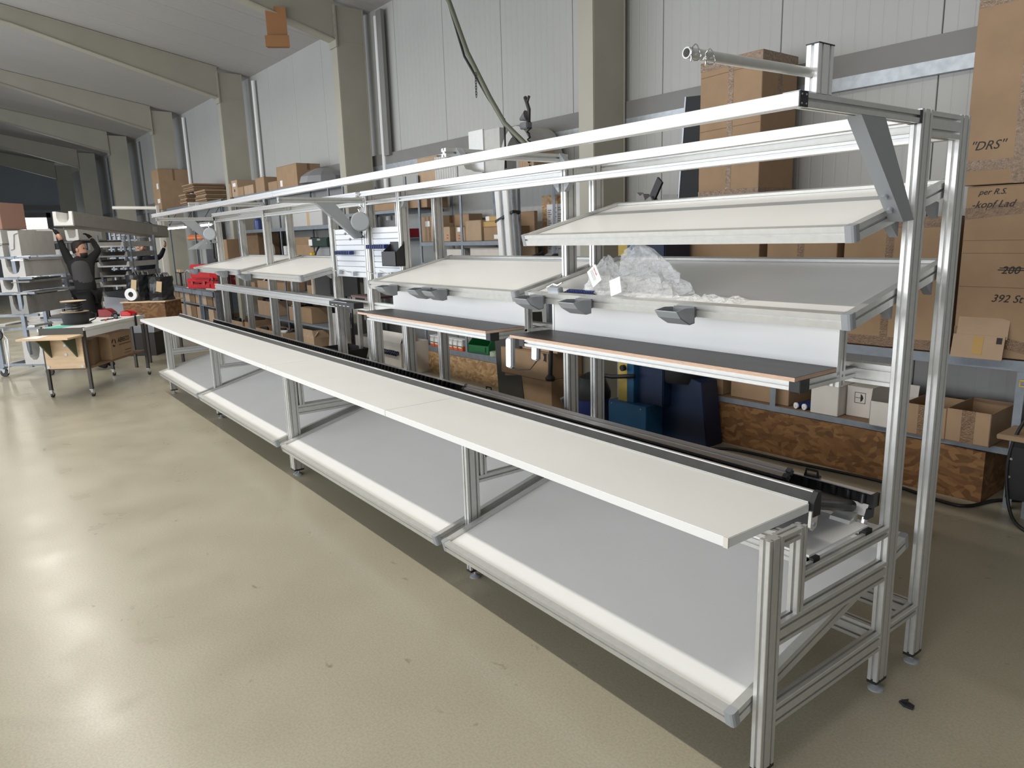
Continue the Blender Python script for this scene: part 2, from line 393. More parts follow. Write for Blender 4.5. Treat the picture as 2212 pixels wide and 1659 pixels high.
def gusset(parent, x, y, z, sx, name='corner_bracket', s=0.05, w_=0.042, yw=0.02):
    m_ = MB(); m_.prism([(0, 0), (s, 0), (s, -0.006), (0.006, -s), (0, -s)], (x, y - yw, z), (sx, 0, 0), (0, 0, 1), (0, 2 * yw, 0)); return m_.build(name, GREYP, parent)

def tray(parent, x0, x1, yf, zf, yr_, zr, h=0.062, label=None):
    """tilted shelf: zf / zr are the top edges of its frame at the front and rear"""
    L = math.hypot(yr_ - yf, zr - zf); a = math.atan2(zr - zf, yr_ - yf)
    M = Matrix.Translation((0, yf, zf)) @ Matrix.Rotation(a, 4, 'X')
    r = P * 0.8
    pn = MB(); pn.box(x0 + r * 0.7, x1 - r * 0.7, r * 0.7, L - r * 0.7, -0.030, -0.016, M)
    pn = pn.build('shelf_panel', BOARD, parent)
    def sec(): return [(0, 0), (r, 0), (r, -0.014), (r - 0.008, -0.014), (r - 0.008, -0.034), (r, -0.034), (r, -h), (0, -h), (0, -h * 0.52), (0.009, -h * 0.52), (0.009, -h * 0.35), (0, -h * 0.35)]
    X, Y, Z = M.to_3x3() @ V((1, 0, 0)), M.to_3x3() @ V((0, 1, 0)), M.to_3x3() @ V((0, 0, 1))
    c = 0.022
    MB().prism(sec(), M @ V((x0 + c, 0, 0)), Y, Z, X * (x1 - x0 - 2 * c)).build('front_rail', ALU, pn)
    MB().prism(sec(), M @ V((x0 + c, L, 0)), -Y, Z, X * (x1 - x0 - 2 * c)).build('rear_rail', ALU, pn)
    MB().prism(sec(), M @ V((x0, r, 0)), X, Z, Y * (L - 2 * r)).build('side_rail', ALU, pn)
    MB().prism(sec(), M @ V((x1, r, 0)), -X, Z, Y * (L - 2 * r)).build('side_rail', ALU, pn)
    q = r + 0.001; k = 0.012
    for sx, xx in ((1, x0), (-1, x1)):
        for sy, yy in ((1, 0.0), (-1, L)):
            poly = [(k, -0.001), (q, -0.001), (q, q), (-0.001, q), (-0.001, k), (0.003, 0.003)]
            MB().prism(poly, M @ V((xx, yy, -h - 0.001)), X * sx, Y * sy, Z * (h + 0.003)).build('corner_cap', GREYP, pn)
    return pn

def lower_frame(parent, xr, yl, near=False, inner=True, yA=0.878, r2=(0.555, 0.645), yB=1.221):
    post(parent, xr, yl, 0.992, 'front_leg')
    yb = yl + 0.09
    pr_(parent, 'cross_rail', (xr - P / 2, yb, sum(r2) / 2), (xr - P / 2, yA, sum(r2) / 2), r2[1] - r2[0], P)
    pr_(parent, 'cross_rail', (xr - P / 2, yb, 0.262), (xr - P / 2, yA, 0.262), 0.09, P)
    pr_(parent, 'cross_rail', (xr - P / 2, yA + 0.09, 0.295), (xr - P / 2, yB, 0.295), P, P)
    if inner:
        pr_(parent, 'inner_leg', (xr - P / 2, yl + 0.1275, r2[1]), (xr - P / 2, yl + 0.1275, 0.992), P, P, (1, 0, 0)) if not near else \
            pr_(parent, 'inner_leg', (xr - P / 2, 0.2165, r2[1]), (xr - P / 2, 0.2165, 0.992), P, P, (1, 0, 0))
        pr_(parent, 'cross_rail', (xr - P / 2, 0.24, 0.783), (xr - P / 2, yA, 0.783), P, P)
        pr_(parent, 'cross_rail', (xr - P / 2, yb, 0.97), (xr - P / 2, yb + 0.104, 0.97), 0.043, P)
def uprights(parent, xr, yA=0.878, yB=1.221, z1=2.506, rail=True):
    a = post(parent, xr, yA, z1); b = post(parent, xr, yB, z1)
    if rail: pr_(parent, 'top_cross_rail', (xr - P / 2, yA + 0.09, z1 - 0.05), (xr - P / 2, yB, z1 - 0.05), 0.095, P)
    return a, b

near = thing('assembly_workbench', 'nearer half of the long aluminium profile workbench, with the upright stub on its top beam', 'workbench', (-2.4, 0.5, 0), (0, 0, 0))
far = thing('assembly_workbench', 'far half of the long aluminium profile workbench, beyond the slotted tool panels', 'workbench', (-7.3, 0.5, 0), (0, 0, 0))
WB = [near, far]
roots = {}
def pp(bench): return bench
# build in world coordinates, then hang under the roots with the inverse offset
def adopt(root):
    off = root.location.copy()
    for ch in root.children: ch.location = ch.location - off
# --- near half
lower_frame(near, 0.0, 0.0, near=True)
lower_frame(near, -2.11, 0.10, r2=(0.610, 0.655), inner=True)
lower_frame(near, -4.815, 0.0)
uprights(near, 0.0); uprights(near, -2.11, 0.915, 1.153); uprights(near, -4.19, 0.878, 1.22); uprights(near, -4.815, 0.878, 1.22)
# --- far half
lower_frame(far, -4.862, 0.0)
lower_frame(far, -7.60, 0.09, r2=(0.605, 0.65), inner=True)
lower_frame(far, -9.62, 0.0)
uprights(far, -4.862, 0.878, 1.22); uprights(far, -5.64, 0.878, 1.22); uprights(far, -7.60, 0.865, 1.15); uprights(far, -9.68, 0.865, 1.205)
for root, xa, xb in ((near, 0.0, -4.815), (far, -4.862, -9.68)):
    L0, L1 = xa - P, xb
    # long rails
    for y, z, h_, nm in ((0.923, 0.262, 0.09, 'long_rail'), (1.266, 0.262, 0.09, 'long_rail'), (0.122, 0.968, 0.045, 'apron_rail'),
                         (0.3605, 0.79, 0.045, 'long_rail'), (0.762, 0.792, 0.05, 'long_rail'), (0.853, 2.478, 0.045, 'upper_beam'), (1.243, 2.46, 0.095, 'rear_top_rail'), (0.905, 2.40, 0.04, 'upper_rail')):
        pr_(root, nm, (L0 + (0.0 if nm != 'upper_beam' else 0.0), y, z), (L1 + (0.0 if nm != 'upper_beam' else 0.0), y, z), P, h_, (0, 1, 0), ALU2 if nm == 'upper_beam' else ALU)  # upper beam takes the brighter aluminium: light on its face put into the colour
    pr_(root, 'front_beam', (xa - 0.004, 0.0725, 2.4745), (xb - P, 0.0725, 2.4745), P, 0.046, (0, 1, 0), ALU2)  # same aluminium as the posts, window light on its front put into the colour
    MB().box(L1 + 0.05, L0, 0.335, 0.785, 0.8165, 0.826).build('lower_board', BOARD, root)
for zc, y0_, y1_ in ((0.79, 0.338, 0.383), (0.792, 0.735, 0.788)):
    MB().box(-P - 0.012, -P + 0.018, y0_, y1_, zc - 0.026, zc + 0.026).build('end_cap', BLACK, near)
for rr in ((-9.68, far),):
    pass
c_ = MB().box(-0.004, 0.001, 0.05, 0.0955, 2.450, 2.498); c_.build('end_cap', BLACK, near)
m_ = MB()
for yy in (0.06, 0.085):
    for zz in (2.46, 2.488): m_.cyl((0.0, yy, zz), (0.003, yy, zz), 0.003, 6)
m_.build('cap_screws', STEEL, near)
# arms and braces
def arm(root, xr, z, y0, y1, brace=True, cap=True, m=ALU, h_=0.046):
    a = pr_(root, 'cantilever_arm', (xr - P / 2, y0, z), (xr - P / 2, y1, z), P, h_, (1, 0, 0), m)
    if cap: MB().box(xr - P - 0.001, xr + 0.002, y1 - 0.018, y1, z - h_ / 2 - 0.001, z + h_ / 2 + 0.001).build('end_plate', BLACK, a)
    if brace:
        zb = z - h_ / 2
        bo = MB().prism([(0.43, zb), (0.60, zb), (0.876, 2.09), (0.79, 2.085)], (xr - 0.055, 0, 0), (0, 1, 0), (0, 0, 1), (0.055, 0, 0)).build('diagonal_brace', GREYP, root)
        for t in (0.18, 0.34, 0.74, 0.88):
            yy = 0.47 + 0.31 * t; zz = zb - 0.36 * t
            MB().cyl((xr - 0.028, yy - 0.012 + 0.0, zz - 0.012), (xr - 0.028, yy - 0.001, zz + 0.002), 0.011, 12).build('bolt_cover', GREYP, bo)
arm(near, 0.0, 2.4745, 0.0955, 0.877)
arm(near, -2.065, 2.523, 0.03, 0.90, brace=False, cap=False)
arm(far, -4.862, 2.427, 0.10, 0.99)
arm(far, -7.56, 2.523, 0.03, 0.90, brace=False, cap=False)
arm(far, -9.68, 2.427, 0.10, 0.87)
for root, xr in ((near, -2.065), (far, -7.56)):
    for yy, s in ((0.095, 1), (0.83, 1)):
        MB().prism([(0, 0), (0.05, 0), (0, 0.05)], (xr, yy + 0.001, 2.5), (1, 0, 0), (0, 0, 1), (0, 0.04, 0)).build('corner_bracket', STEEL, root)
for root, xr in ((near, -2.11), (near, -4.19), (far, -7.60), (far, -5.64)):
    for s, xx in ((-1, xr - P), (1, xr)): gusset(root, xx, 0.92, 2.38, s)
# upright stub with a pipe
stub = pr_(near, 'upright_stub', (-P / 2, 0.189, 2.498), (-P / 2, 0.189, 2.648), P, 0.09, (1, 0, 0), ALU2)
MB().box(-P - 0.001, 0.001, 0.143, 0.235, 2.648, 2.652).build('end_cap', BLACK, stub)
MB().box(-0.075, -0.012, 0.07, 0.235, 2.498, 2.503).build('base_plate', STEEL, near)
pipe = MB(); pipe.ring([[V((-0.026 - 0.028 * t, 0.144 - 0.575 * t, 2.563)) + V((math.cos(a) * r_, 0, math.sin(a) * r_)) for a in [i * math.pi / 10 for i in range(20)]] for t, r_ in ((0, 0.0155), (1, 0.0155), (1, 0.012), (0.8, 0.012))], cap=False)
pipe = pipe.build('hanging_pipe', ALU, near, 0.6)
def rclip(cx, cy, cz, s, flip):
    pts = [(-0.055, 0.0), (-0.03, -0.008)]
    pts = [V((cx, cy - 0.03 * s, cz + 0.012 * flip))]
    for i in range(0, 15):
        a = math.pi * 0.9 - i * math.pi * 2.05 / 14
        pts.append(V((cx + 0.004 * math.sin(i), cy + 0.021 * math.cos(a) * s, cz + 0.021 * math.sin(a))))
    pts += [V((cx + 0.012, cy - 0.035 * s, cz - 0.03))]
    MB().tube(pts, 0.0019, 6).build('spring_pin', CHROME, near, True)
rclip(-0.03, -0.42, 2.560, 1, 1); rclip(-0.032, -0.355, 2.556, 1, -1)

# table top boards, lower trays
TB = [(-0.064, -2.618, near), (-2.622, -4.84, near), (-4.844, -7.6, far), (-7.604, -10.35, far)]
for x1, x0, root in TB:
    o = MB().box(x0, x1, -0.155, 0.349, 0.993, 1.031).build('table_top', BOARDG, root, bevel=0.0025, seg=2)
m_ = MB(); m_.box(-0.083, -0.063, -0.1565, -0.150, 0.9925, 1.0315); m_.build('chipped_corner', CARDW, near)
ts = 0.262
tray(near, -2.09, -0.05, -0.115, 0.327, 1.19, 0.327 + ts * 1.3)
tray(near, -4.80, -2.157, -0.115, 0.327, 1.19, 0.327 + ts * 1.3)
tray(far, -7.59, -4.93, -0.115, 0.327, 1.19, 0.327 + ts * 1.3)
tray(far, -9.72, -7.66, -0.115, 0.327, 1.19, 0.327 + ts * 1.3)
# upper tilted shelves
tray(near, -2.065, -0.05, 0.520, 2.073, 1.315, 2.262)
tray(near, -2.065, -0.05, 0.535, 1.742, 1.335, 1.922)
tray(near, -4.185, -2.16, 0.535, 1.738, 1.365, 1.917)
tray(far, -7.59, -5.69, 0.535, 1.738, 1.345, 1.905)
tray(far, -9.70, -7.63, 0.505, 1.757, 1.325, 1.905)
for root, x0, x1 in ((near, -2.065, -0.05), (near, -4.185, -2.16), (far, -7.59, -5.69), (far, -9.70, -7.63)):
    for xx, s in ((x0 - 0.001, 1), (x1 + 0.001, -1)):
        for yy, zz in ((0.86, 1.755), (1.2, 1.83)):
            MB().prism([(0, 0), (0.055, 0.012), (0.055, -0.02), (0.0, -0.06)], (xx + (0.006 if s > 0 else -0.040), yy + 0.015, zz), (0, -1, 0), (0, 0, 1), (0.034, 0, 0)).build('shelf_bracket', GREYP, root)
for xx in (-0.051,):
    for yy, zz in ((0.86, 2.09), (1.2, 2.16)):
        MB().prism([(0, 0), (0.06, 0.014), (0.06, -0.02), (0.0, -0.065)], (xx - 0.04, yy + 0.015, zz), (0, -1, 0), (0, 0, 1), (0.034, 0, 0)).build('shelf_bracket', GREYP, near)
# mid-height horizontal rails between the front posts
for root, xa, xb in ((near, -P, -2.11), (near, -2.11 - P, -4.19), (far, -5.64 - P, -7.6), (far, -7.6 - P, -9.68), (near, -4.19 - P, -4.815), (far, -4.862 - P, -5.64)):
    pr_(root, 'mid_rail', (xa, 0.92, 1.452), (xb, 0.92, 1.452), P, 0.092, (0, 1, 0))
pr_(far, 'mid_rail', (-5.6, 0.862, 1.452), (-9.95, 0.862, 1.452), P, 0.085, (0, 1, 0))
# plywood ledges with white back panels
for x0, x1 in ((-2.06, -0.2), (-4.16, -2.33)):
    L = near
    pr_(L, 'ledge_rail', (x0 + 0.03, 0.487, 1.452), (x1, 0.487, 1.452), P, P, (0, 1, 0))
    for xx in (x0 + 0.03, x1 - P): pr_(L, 'ledge_arm', (xx + P / 2, 0.5095, 1.452), (xx + P / 2, 0.897, 1.452), P, P, (1, 0, 0))
    for xx in (x0 + 0.03, x1): MB().box(xx - P - 0.001 if xx == x1 else xx - 0.001, xx + 0.001 if xx == x1 else xx + P + 0.001, 0.462, 0.4645 + 0.0, 1.428, 1.476).build('end_cap', BLACK, L)
    MB().box(x1 - 0.0, x1 + 0.003, 0.4635, 0.53, 1.424, 1.476).build('end_cap', BLACK, L)
    for xx in (x0 + 0.005, x1 - 0.0): pr_(L, 'panel_strut', (xx - P / 2 + (P / 2 if xx != x1 else 0.001), 0.785, 1.405), (xx - P / 2 + (P / 2 if xx != x1 else 0.001), 0.785, 1.735), P, P, (1, 0, 0))
    t = MB().box(x0 - 0.02, x1 - 0.002, 0.43, 0.738, 1.4765, 1.493).build('plywood_ledge', PLYEDGE, L)
    MB().box(x0 - 0.0205, x1 - 0.0015, 0.4295, 0.7385, 1.493, 1.4945).build('film_face', PLYTOP, t)
    MB().box(x0 + 0.03, x1, 0.742, 0.760, 1.46, 1.715).build('back_panel', BOARD, L)
for root in WB: adopt(root)

# ------------------------------------------------------------------ belt conveyor behind the table
conv = thing('belt_conveyor', 'black belt conveyor with rollers along the back edge of the white table', 'conveyor', (-0.05, 0.6, 0.827))
def cv(mb, name, m, sm=False, bv=0.0, par=None):
    o = mb.build(name, m, par or conv, sm, bv)
    if par is None: o.location = (0.05, -0.6, -0.827)
    return o
XE, XF2 = -0.05, -10.3
tilt = lambda y: 1.045 - 0.335 * (y - 0.40)
m_ = MB(); m_.prism([(0.352, 0.985), (0.356, 1.034), (0.380, 1.066), (0.392, 1.066), (0.392, 0.985)], (XF2, 0, 0), (0, 1, 0), (0, 0, 1), (XE - XF2 - 0.02, 0, 0)); fg = cv(m_, 'front_belt_guide', RUBBER)
m_ = MB(); m_.box(XF2, XE - 0.02, 0.380, 0.394, 1.066, 1.071); cv(m_, 'guide_edge_strip', ALU2)
m_ = MB(); m_.box(XF2, XE - 0.02, 0.3495, 0.353, 1.020, 1.036); cv(m_, 'guide_edge_strip', ALU)
# belt loop with a round end
pts = []
XR = -0.10; rb = 0.024
sec = [(XF2, rb)] + [(XR - rb + rb * math.sin(a), rb * math.cos(a)) for a in [i * math.pi / 8 for i in range(9)]] + [(XF2, -rb)]
m_ = MB(); m_.prism(sec, (0, 0.40, 1.005), (1, 0, 0), (0, 0.335, 1), (0, 0.385, -0.115)); cv(m_, 'belt', RUBBER)
# end plates
m_ = MB(); m_.prism([(0.352, 0.975), (0.405, 0.975), (0.405, 1.072), (0.380, 1.072), (0.356, 1.036)], (XE - 0.02, 0, 0), (0, 1, 0), (0, 0, 1), (0.022, 0, 0)); cv(m_, 'end_cap', BLACK)
m_ = MB(); m_.prism([(0.345, 1.0), (0.385, 1.0), (0.392, 0.975), (0.385, 0.93), (0.36, 0.918), (0.342, 0.935)], (XE - 0.012, 0, 0), (0, 1, 0), (0, 0, 1), (0.012, 0, 0)); cv(m_, 'pivot_plate', ALU2)
m_ = MB(); m_.cyl((XE, 0.365, 0.945), (XE + 0.004, 0.365, 0.945), 0.009, 10); cv(m_, 'pivot_bolt', STEEL)
# rear rail
m_ = MB(); m_.prism([(0.842, 0.85), (0.862, 0.85), (0.872, 0.94), (0.853, 0.94)], (XF2, 0, 0), (0, 1, 0), (0, 0, 1), (XE - XF2 - 0.015, 0, 0)); rr_ = cv(m_, 'roller_rail', BLACKM)
m_ = MB(); m_.box(XF2, XE - 0.015, 0.846, 0.874, 0.94, 0.944); cv(m_, 'roller_rail_edge', ALU2)
m_ = MB(); m_.prism([(0.800, 0.855), (0.812, 0.855), (0.842, 0.895), (0.830, 0.899)], (XF2, 0, 0), (0, 1, 0), (0, 0, 1), (XE - XF2 - 0.02, 0, 0)); cv(m_, 'lower_roller_rail', ALU2)
m_ = MB(); m_.prism([(0.825, 0.888), (0.88, 0.888), (0.885, 0.945), (0.83, 0.945)], (XE - 0.015, 0, 0), (0, 1, 0), (0, 0, 1), (0.014, 0, 0)); cv(m_, 'end_cap', BLACK)
m_ = MB(); m_.prism([(0.79, 0.845), (0.845, 0.845), (0.85, 0.886), (0.81, 0.886)], (XE - 0.02, 0, 0), (0, 1, 0), (0, 0, 1), (0.016, 0, 0)); cv(m_, 'end_cap', BLACK)
m_ = MB(); m_.prism([(0.785, 0.80), (0.80, 0.782), (0.822, 0.79), (0.824, 0.845), (0.80, 0.85)], (XE - 0.03, 0, 0), (0, 1, 0), (0, 0, 1), (0.012, 0, 0)); cv(m_, 'pivot_plate', ALU2)
m_ = MB(); m_.prism([(0.72, 0.805), (0.80, 0.805), (0.80, 0.86), (0.74, 0.84)], (XE - 0.14, 0, 0), (0, 1, 0), (0, 0, 1), (0.09, 0, 0)); cv(m_, 'bearing_block', ALU)
ro = MB(); ro.cyl((0, 0.0, -0.019), (0, 0.006, 0.019), 0.0155, 14); ro.cyl((0, -0.0, -0.023), (0, 0.0065, 0.023), 0.004, 8)
ro.box(-0.032, -0.018, 0.008, 0.018, -0.018, 0.018)
first = None
xs = [-0.105 - 0.0665 * i for i in range(5)] + [-3.42 - 0.0665 * i for i in range(103)]
for x in xs:
    loc = (x + 0.05, 0.838 - 0.6, 0.917 - 0.827)
    if first is None: first = ro.build('roller', RUBBER, conv, 0.6); first.location = loc
    else: inst(first, conv, loc)
# aluminium section resting along the rollers
lp = thing('aluminium_section', 'long bright aluminium section with black end caps lying along the rollers', 'profile', (-1.8, 0.83, 0.945))
a_ = math.atan2(-0.036, 0.04)
m_ = MB().prof((-1.36, -0.045, 0.012), (1.36, -0.045, 0.012), 0.09, 0.022, (0, -0.052, -0.042)); 
m_ = MB().prof((-1.35, -0.032, 0.006), (1.35, -0.032, 0.006), 0.056, 0.024, (0, 0.78, 0.62)); m_.build('profile', ALU2, lp)
for s in (-1, 1):
    MB().prof((1.35 * s, -0.032, 0.006), (1.375 * s, -0.032, 0.006), 0.060, 0.028, (0, 0.78, 0.62)).build('end_cap', GREYD, lp)
for nm, x, lab in (('buckle_clip', -2.95, 'small black clip on the roller rail above the strand board panel'), ('buckle_clip', -0.36, 'small black clip on the roller rail at the near end of the bright section')):
    t = thing(nm, lab, 'clip', (x, 0.868, 0.9445), (0, 0, 0.1))
    m_ = MB(); m_.tube([(-0.03, 0, 0.004), (-0.026, 0, 0.030), (0.026, 0, 0.030), (0.03, 0, 0.004)], 0.006, 6); m_.build('loop', BLACK, t)
    MB().box(-0.032, 0.04, -0.012, 0.012, 0.0, 0.009).build('base', BLACK, t)

# ------------------------------------------------------------------ small things on and around the bench
# clip-on scoops along the shelf fronts
def scoop_proto():
    t = thing('clip_on_scoop', '', 'holder', (0, 0, 0), (0, 0, 0), 'grey scoops clipped to the shelf fronts')
    prof_ = [(0, 0.0), (0, -0.07), (-0.035, -0.075), (-0.10, -0.040), (-0.125, -0.010)]
    th = 0.004
    m_ = MB()
    inner = [(-0.004, 0.0), (-0.004, -0.066), (-0.034, -0.070), (-0.098, -0.036), (-0.125, -0.006)]
    m_.prism(prof_ + inner[::-1], (-0.065, 0, 0), (0, 1, 0), (0, 0, 1), (0.13, 0, 0)); m_.build('scoop_floor', GREYP, t)
    for xx in (-0.065, 0.061):
        m_ = MB(); m_.prism([(0, 0.0), (0, -0.07), (-0.035, -0.075), (-0.10, -0.040), (-0.128, -0.006), (-0.06, 0.004)], (xx, 0, 0), (0, 1, 0), (0, 0, 1), (0.004, 0, 0)); m_.build('cheek', GREYP, t)
    MB().box(-0.06, 0.06, 0.0, 0.012, -0.045, 0.004).build('clip', GREYD, t)
    return t
sp = scoop_proto()
for i, (x, y, z, lab) in enumerate(((-1.93, 0.522, 1.726, 'grey clip-on scoop nearest the left corner of the shelf with the plastic bags'),
                     (-1.53, 0.522, 1.726, 'middle grey clip-on scoop on the front of the shelf with the plastic bags'),
                     (-0.84, 0.522, 1.726, 'grey clip-on scoop nearest the camera, below the flat plastic bag'),
                     (-3.70, 0.522, 1.722, 'lone grey clip-on scoop at the far end of the empty middle shelf'),
                     (-3.20, 0.522, 1.722, 'grey clip-on scoop, far one of the close pair on the empty middle shelf'),
                     (-2.98, 0.522, 1.722, 'grey clip-on scoop, near one of the close pair on the empty middle shelf'),
                     (-7.25, 0.522, 1.722, 'grey clip-on scoop at the far end of the shelf beside the tool panels'),
                     (-8.05, 0.492, 1.740, 'grey clip-on scoop at the near end of the farthest tilted shelf'),
                     (-9.45, 0.492, 1.740, 'grey clip-on scoop at the far end of the farthest tilted shelf, before the red cases'))):
    o = sp if i == 0 else copy_tree(sp)
    o.location = (x, y, z); o['label'] = lab

# plastic bags on the nearer low shelf
def shelf_z(y): return 1.742 + (y - 0.535) * 0.225 - 0.015
def bag(name, label, cx, cy, w_, d, h_, lean, seed, peak=(0, 0), nu=26, nv=16, cat='plastic bag'):
    r = random.Random(seed); M_ = MB()
    vs_, fs = [], []
    for j in range(nv + 1):
        t = j / nv
        for i in range(nu):
            a = 2 * math.pi * i / nu
            sw = (1 - t) ** 0.55
            wob = 1 + 0.22 * math.sin(a * 3 + seed) * t + 0.16 * math.sin(a * 7 + seed * 2 + t * 9) + r.uniform(-0.09, 0.09)
            thin = 0.25 + 0.75 * (1 - t)
            x = cx + peak[0] * t * t + w_ / 2 * math.cos(a) * (0.10 + 0.90 * sw) * wob
            y = cy + peak[1] * t + d / 2 * math.sin(a) * thin * wob + lean * t
            z = shelf_z(y) + 0.004 + h_ * t * (1 + 0.10 * math.sin(a * 2 + seed)) + r.uniform(0, 0.006)
            vs_.append((x, max(y, 0.585), z))
    for j in range(nv):
        for i in range(nu): fs.append((j * nu + i, j * nu + (i + 1) % nu, (j + 1) * nu + (i + 1) % nu, (j + 1) * nu + i))
    M_.add(vs_, fs); o = M_.build(name, CLEAR, None, False); tag(o, label, cat)
    return o
b2 = bag('plastic_bag', 'larger clear plastic bag standing open on the shelf, with a blank white label', -1.20, 0.68, 0.50, 0.17, 0.235, 0.02, 3, (-0.11, 0))
b1 = bag('plastic_bag', 'smaller clear plastic bag with a red lettered label, left of the larger bag', -1.50, 0.655, 0.30, 0.13, 0.17, 0.03, 5, (-0.02, 0))
def sticker(parent, cx, cy, cz, w_, h_, roll, red):
    M = Matrix.Translation((cx, cy, cz)) @ Matrix.Rotation(math.radians(-12), 4, 'X') @ Matrix.Rotation(roll, 4, 'Y')
    s = MB().box(-w_ / 2, w_ / 2, -0.0008, 0.0008, -h_ / 2, h_ / 2, M).build('label', PAPER, parent)
    if red:
        lettering('rexroth', s, M @ V((-w_ * 0.42, -0.0016, h_ * 0.18)), (M.to_euler().x + math.pi / 2, M.to_euler().y, M.to_euler().z), h_ * 0.24, REDINK, shear=0.2)
        m_ = MB()
        for i in range(3): m_.box(-w_ * 0.40, w_ * 0.25, -0.0014, -0.0009, h_ * (0.02 - 0.10 * i), h_ * (0.045 - 0.10 * i), M)
        m_.build('print_lines', INK, s)
sticker(b1, -1.50, 0.578, 1.850, 0.105, 0.07, 0.9, True)
sticker(b2, -1.335, 0.572, 1.800, 0.075, 0.085, -0.35, False)
o = MB()
r = random.Random(9); nx, ny = 18, 7; vs_ = []
for j in range(ny + 1):
    for i in range(nx + 1):
        y = 0.585 + 0.10 * j / ny; e = 0 if i in (0, nx) or j in (0, ny) else 1
        vs_.append((-0.96 + 0.34 * i / nx + 0.03 * j / ny, y, shelf_z(y) + 0.003 + e * r.uniform(0.0, 0.018)))
o.add(vs_, [(j * (nx + 1) + i, j * (nx + 1) + i + 1, (j + 1) * (nx + 1) + i + 1, (j + 1) * (nx + 1) + i) for j in range(ny) for i in range(nx)])
tag(o.build('flat_plastic_bag', CLEAR), 'flat empty clear plastic bag lying along the shelf front', 'plastic bag')
t = thing('sliding_clamp', 'small metal clamp bracket at the left end of the shelf with the bags', 'bracket', (-1.83, 0.585, 1.742), (0.2, 0, 0))
MB().box(-0.05, 0.05, -0.02, 0.02, 0.0, 0.035).build('body', STEEL, t, bevel=0.004)
m_ = MB(); m_.tube([(-0.07, 0, 0.03), (-0.02, 0.01, 0.05), (0.03, 0.0, 0.045), (0.06, 0.01, 0.06)], 0.005, 6); m_.build('lever', CHROME, t)
t = thing('toothed_strip', 'navy toothed plastic strip lying behind the front rail, beside the clamp', 'strip', (-1.63, 0.605, shelf_z(0.605)), (0.22, 0, 0))
MB().box(-0.14, 0.11, -0.012, 0.012, 0, 0.012).build('bar', BLACK, t)
m_ = MB()
for i in range(16): m_.box(-0.11 + i * 0.0135, -0.103 + i * 0.0135, -0.012, 0.012, 0.012, 0.024)
m_.build('teeth', BLUE, t)
# lamps hanging under the ledge
def batten(label, x, y, z0, z1, tiltx):
    t = thing('work_lamp', label, 'lamp', (x, y, z0), (0, tiltx, 0.25), 'work lamps hung under the ledge')
    L = z1 - z0
    MB().box(-0.022, 0.022, 0.0, 0.04, 0, L).build('housing', GREYP, t, bevel=0.008)
    MB().box(-0.018, 0.018, -0.014, 0.0, 0.01, L - 0.01).build('diffuser', mat('lamp_diffuser', (1, 1, 1), 0.4, emit=1.2), t, bevel=0.006)
    return t
batten('longer slim white work lamp hanging under the ledge corner', -2.19, 0.50, 1.265, 1.462, 0.03)
batten('short slim white work lamp under the ledge, nearer the cartons', -2.06, 0.60, 1.315, 1.43, 0.05)
m_ = MB(); m_.tube([(-2.185, 0.52, 1.268), (-2.15, 0.54, 1.255), (-2.08, 0.58, 1.262), (-2.05, 0.615, 1.318)], 0.003, 6); tag(m_.build('lamp_cable', BLACK, None, True), 'thin black cable looping between the two hanging work lamps', 'cable')

# slotted tool panels between the posts
def louvre(x0, x1, label):
    t = thing('slotted_tool_panel', label, 'tool panel', ((x0 + x1) / 2, 0.905, 1.72))
    W_ = x1 - x0; H = 0.46; n = 9
    MB().box(-W_ / 2, W_ / 2, 0.012, 0.02, 0, H).build('back_sheet', GREYP, t)
    sl = None
    m_ = MB(); m_.prism([(0, 0), (-0.008, 0.002), (-0.010, 0.046), (0, 0.046)], (-W_ / 2 + 0.012, 0.012, 0), (0, 1, 0), (0, 0, 1), (W_ - 0.024, 0, 0))
    for i in range(n):
        loc = (0, 0, 0.002 + i * H / n)
        if sl is None: sl = m_.build('slat', mat('silver_slat', (0.62, 0.64, 0.67), 0.4, 0.3), t); sl.location = loc
        else: inst(sl, t, loc)
    for s in (-1, 1): MB().box(s * W_ / 2 - 0.012, s * W_ / 2 + 0.012, -0.002, 0.022, -0.005, H + 0.005).build('side_frame', ALU, t)
    return t
louvre(-5.615, -4.945, 'silver slotted tool panel with the lower navy tool comb, beside the white shelf')
louvre(-4.785, -4.255, 'silver slotted tool panel carrying the black pouch holder')
for x, z, lab in ((-5.34, 1.955, 'lower navy tool comb, on the panel beside the white shelf'), (-4.62, 2.01, 'navy tool comb on the panel beside the black pouch holder')):
    t = thing('tool_comb', lab, 'tool holder', (x, 0.888, z))
    MB().box(-0.17, 0.19, -0.05, 0.0, -0.018, 0.018).build('bar', BLUE, t, bevel=0.004)
    m_ = MB()
    for i in range(9): m_.box(-0.15 + i * 0.037, -0.142 + i * 0.037, -0.056, -0.05, -0.018, 0.018)
    m_.build('ribs', BLUED, t)
    MB().cyl((-0.17, -0.025, 0), (-0.21, -0.025, -0.002), 0.012, 8, 0.004).build('tip', BLUED, t)
t = thing('pouch_holder', 'black open pouch holder hung at the post end of the tool panel', 'holder', (-4.30, 0.90, 1.85))
m_ = MB(); m_.prism([(0, 0), (-0.09, 0.0), (-0.09, 0.11), (0, 0.19)], (-0.12, 0, 0), (0, 1, 0), (0, 0, 1), (0.008, 0, 0)); m_.build('cheek', BLACK, t)
m_ = MB(); m_.prism([(0, 0), (-0.09, 0.0), (-0.09, 0.11), (0, 0.19)], (0.12, 0, 0), (0, 1, 0), (0, 0, 1), (0.008, 0, 0)); m_.build('cheek', BLACK, t)
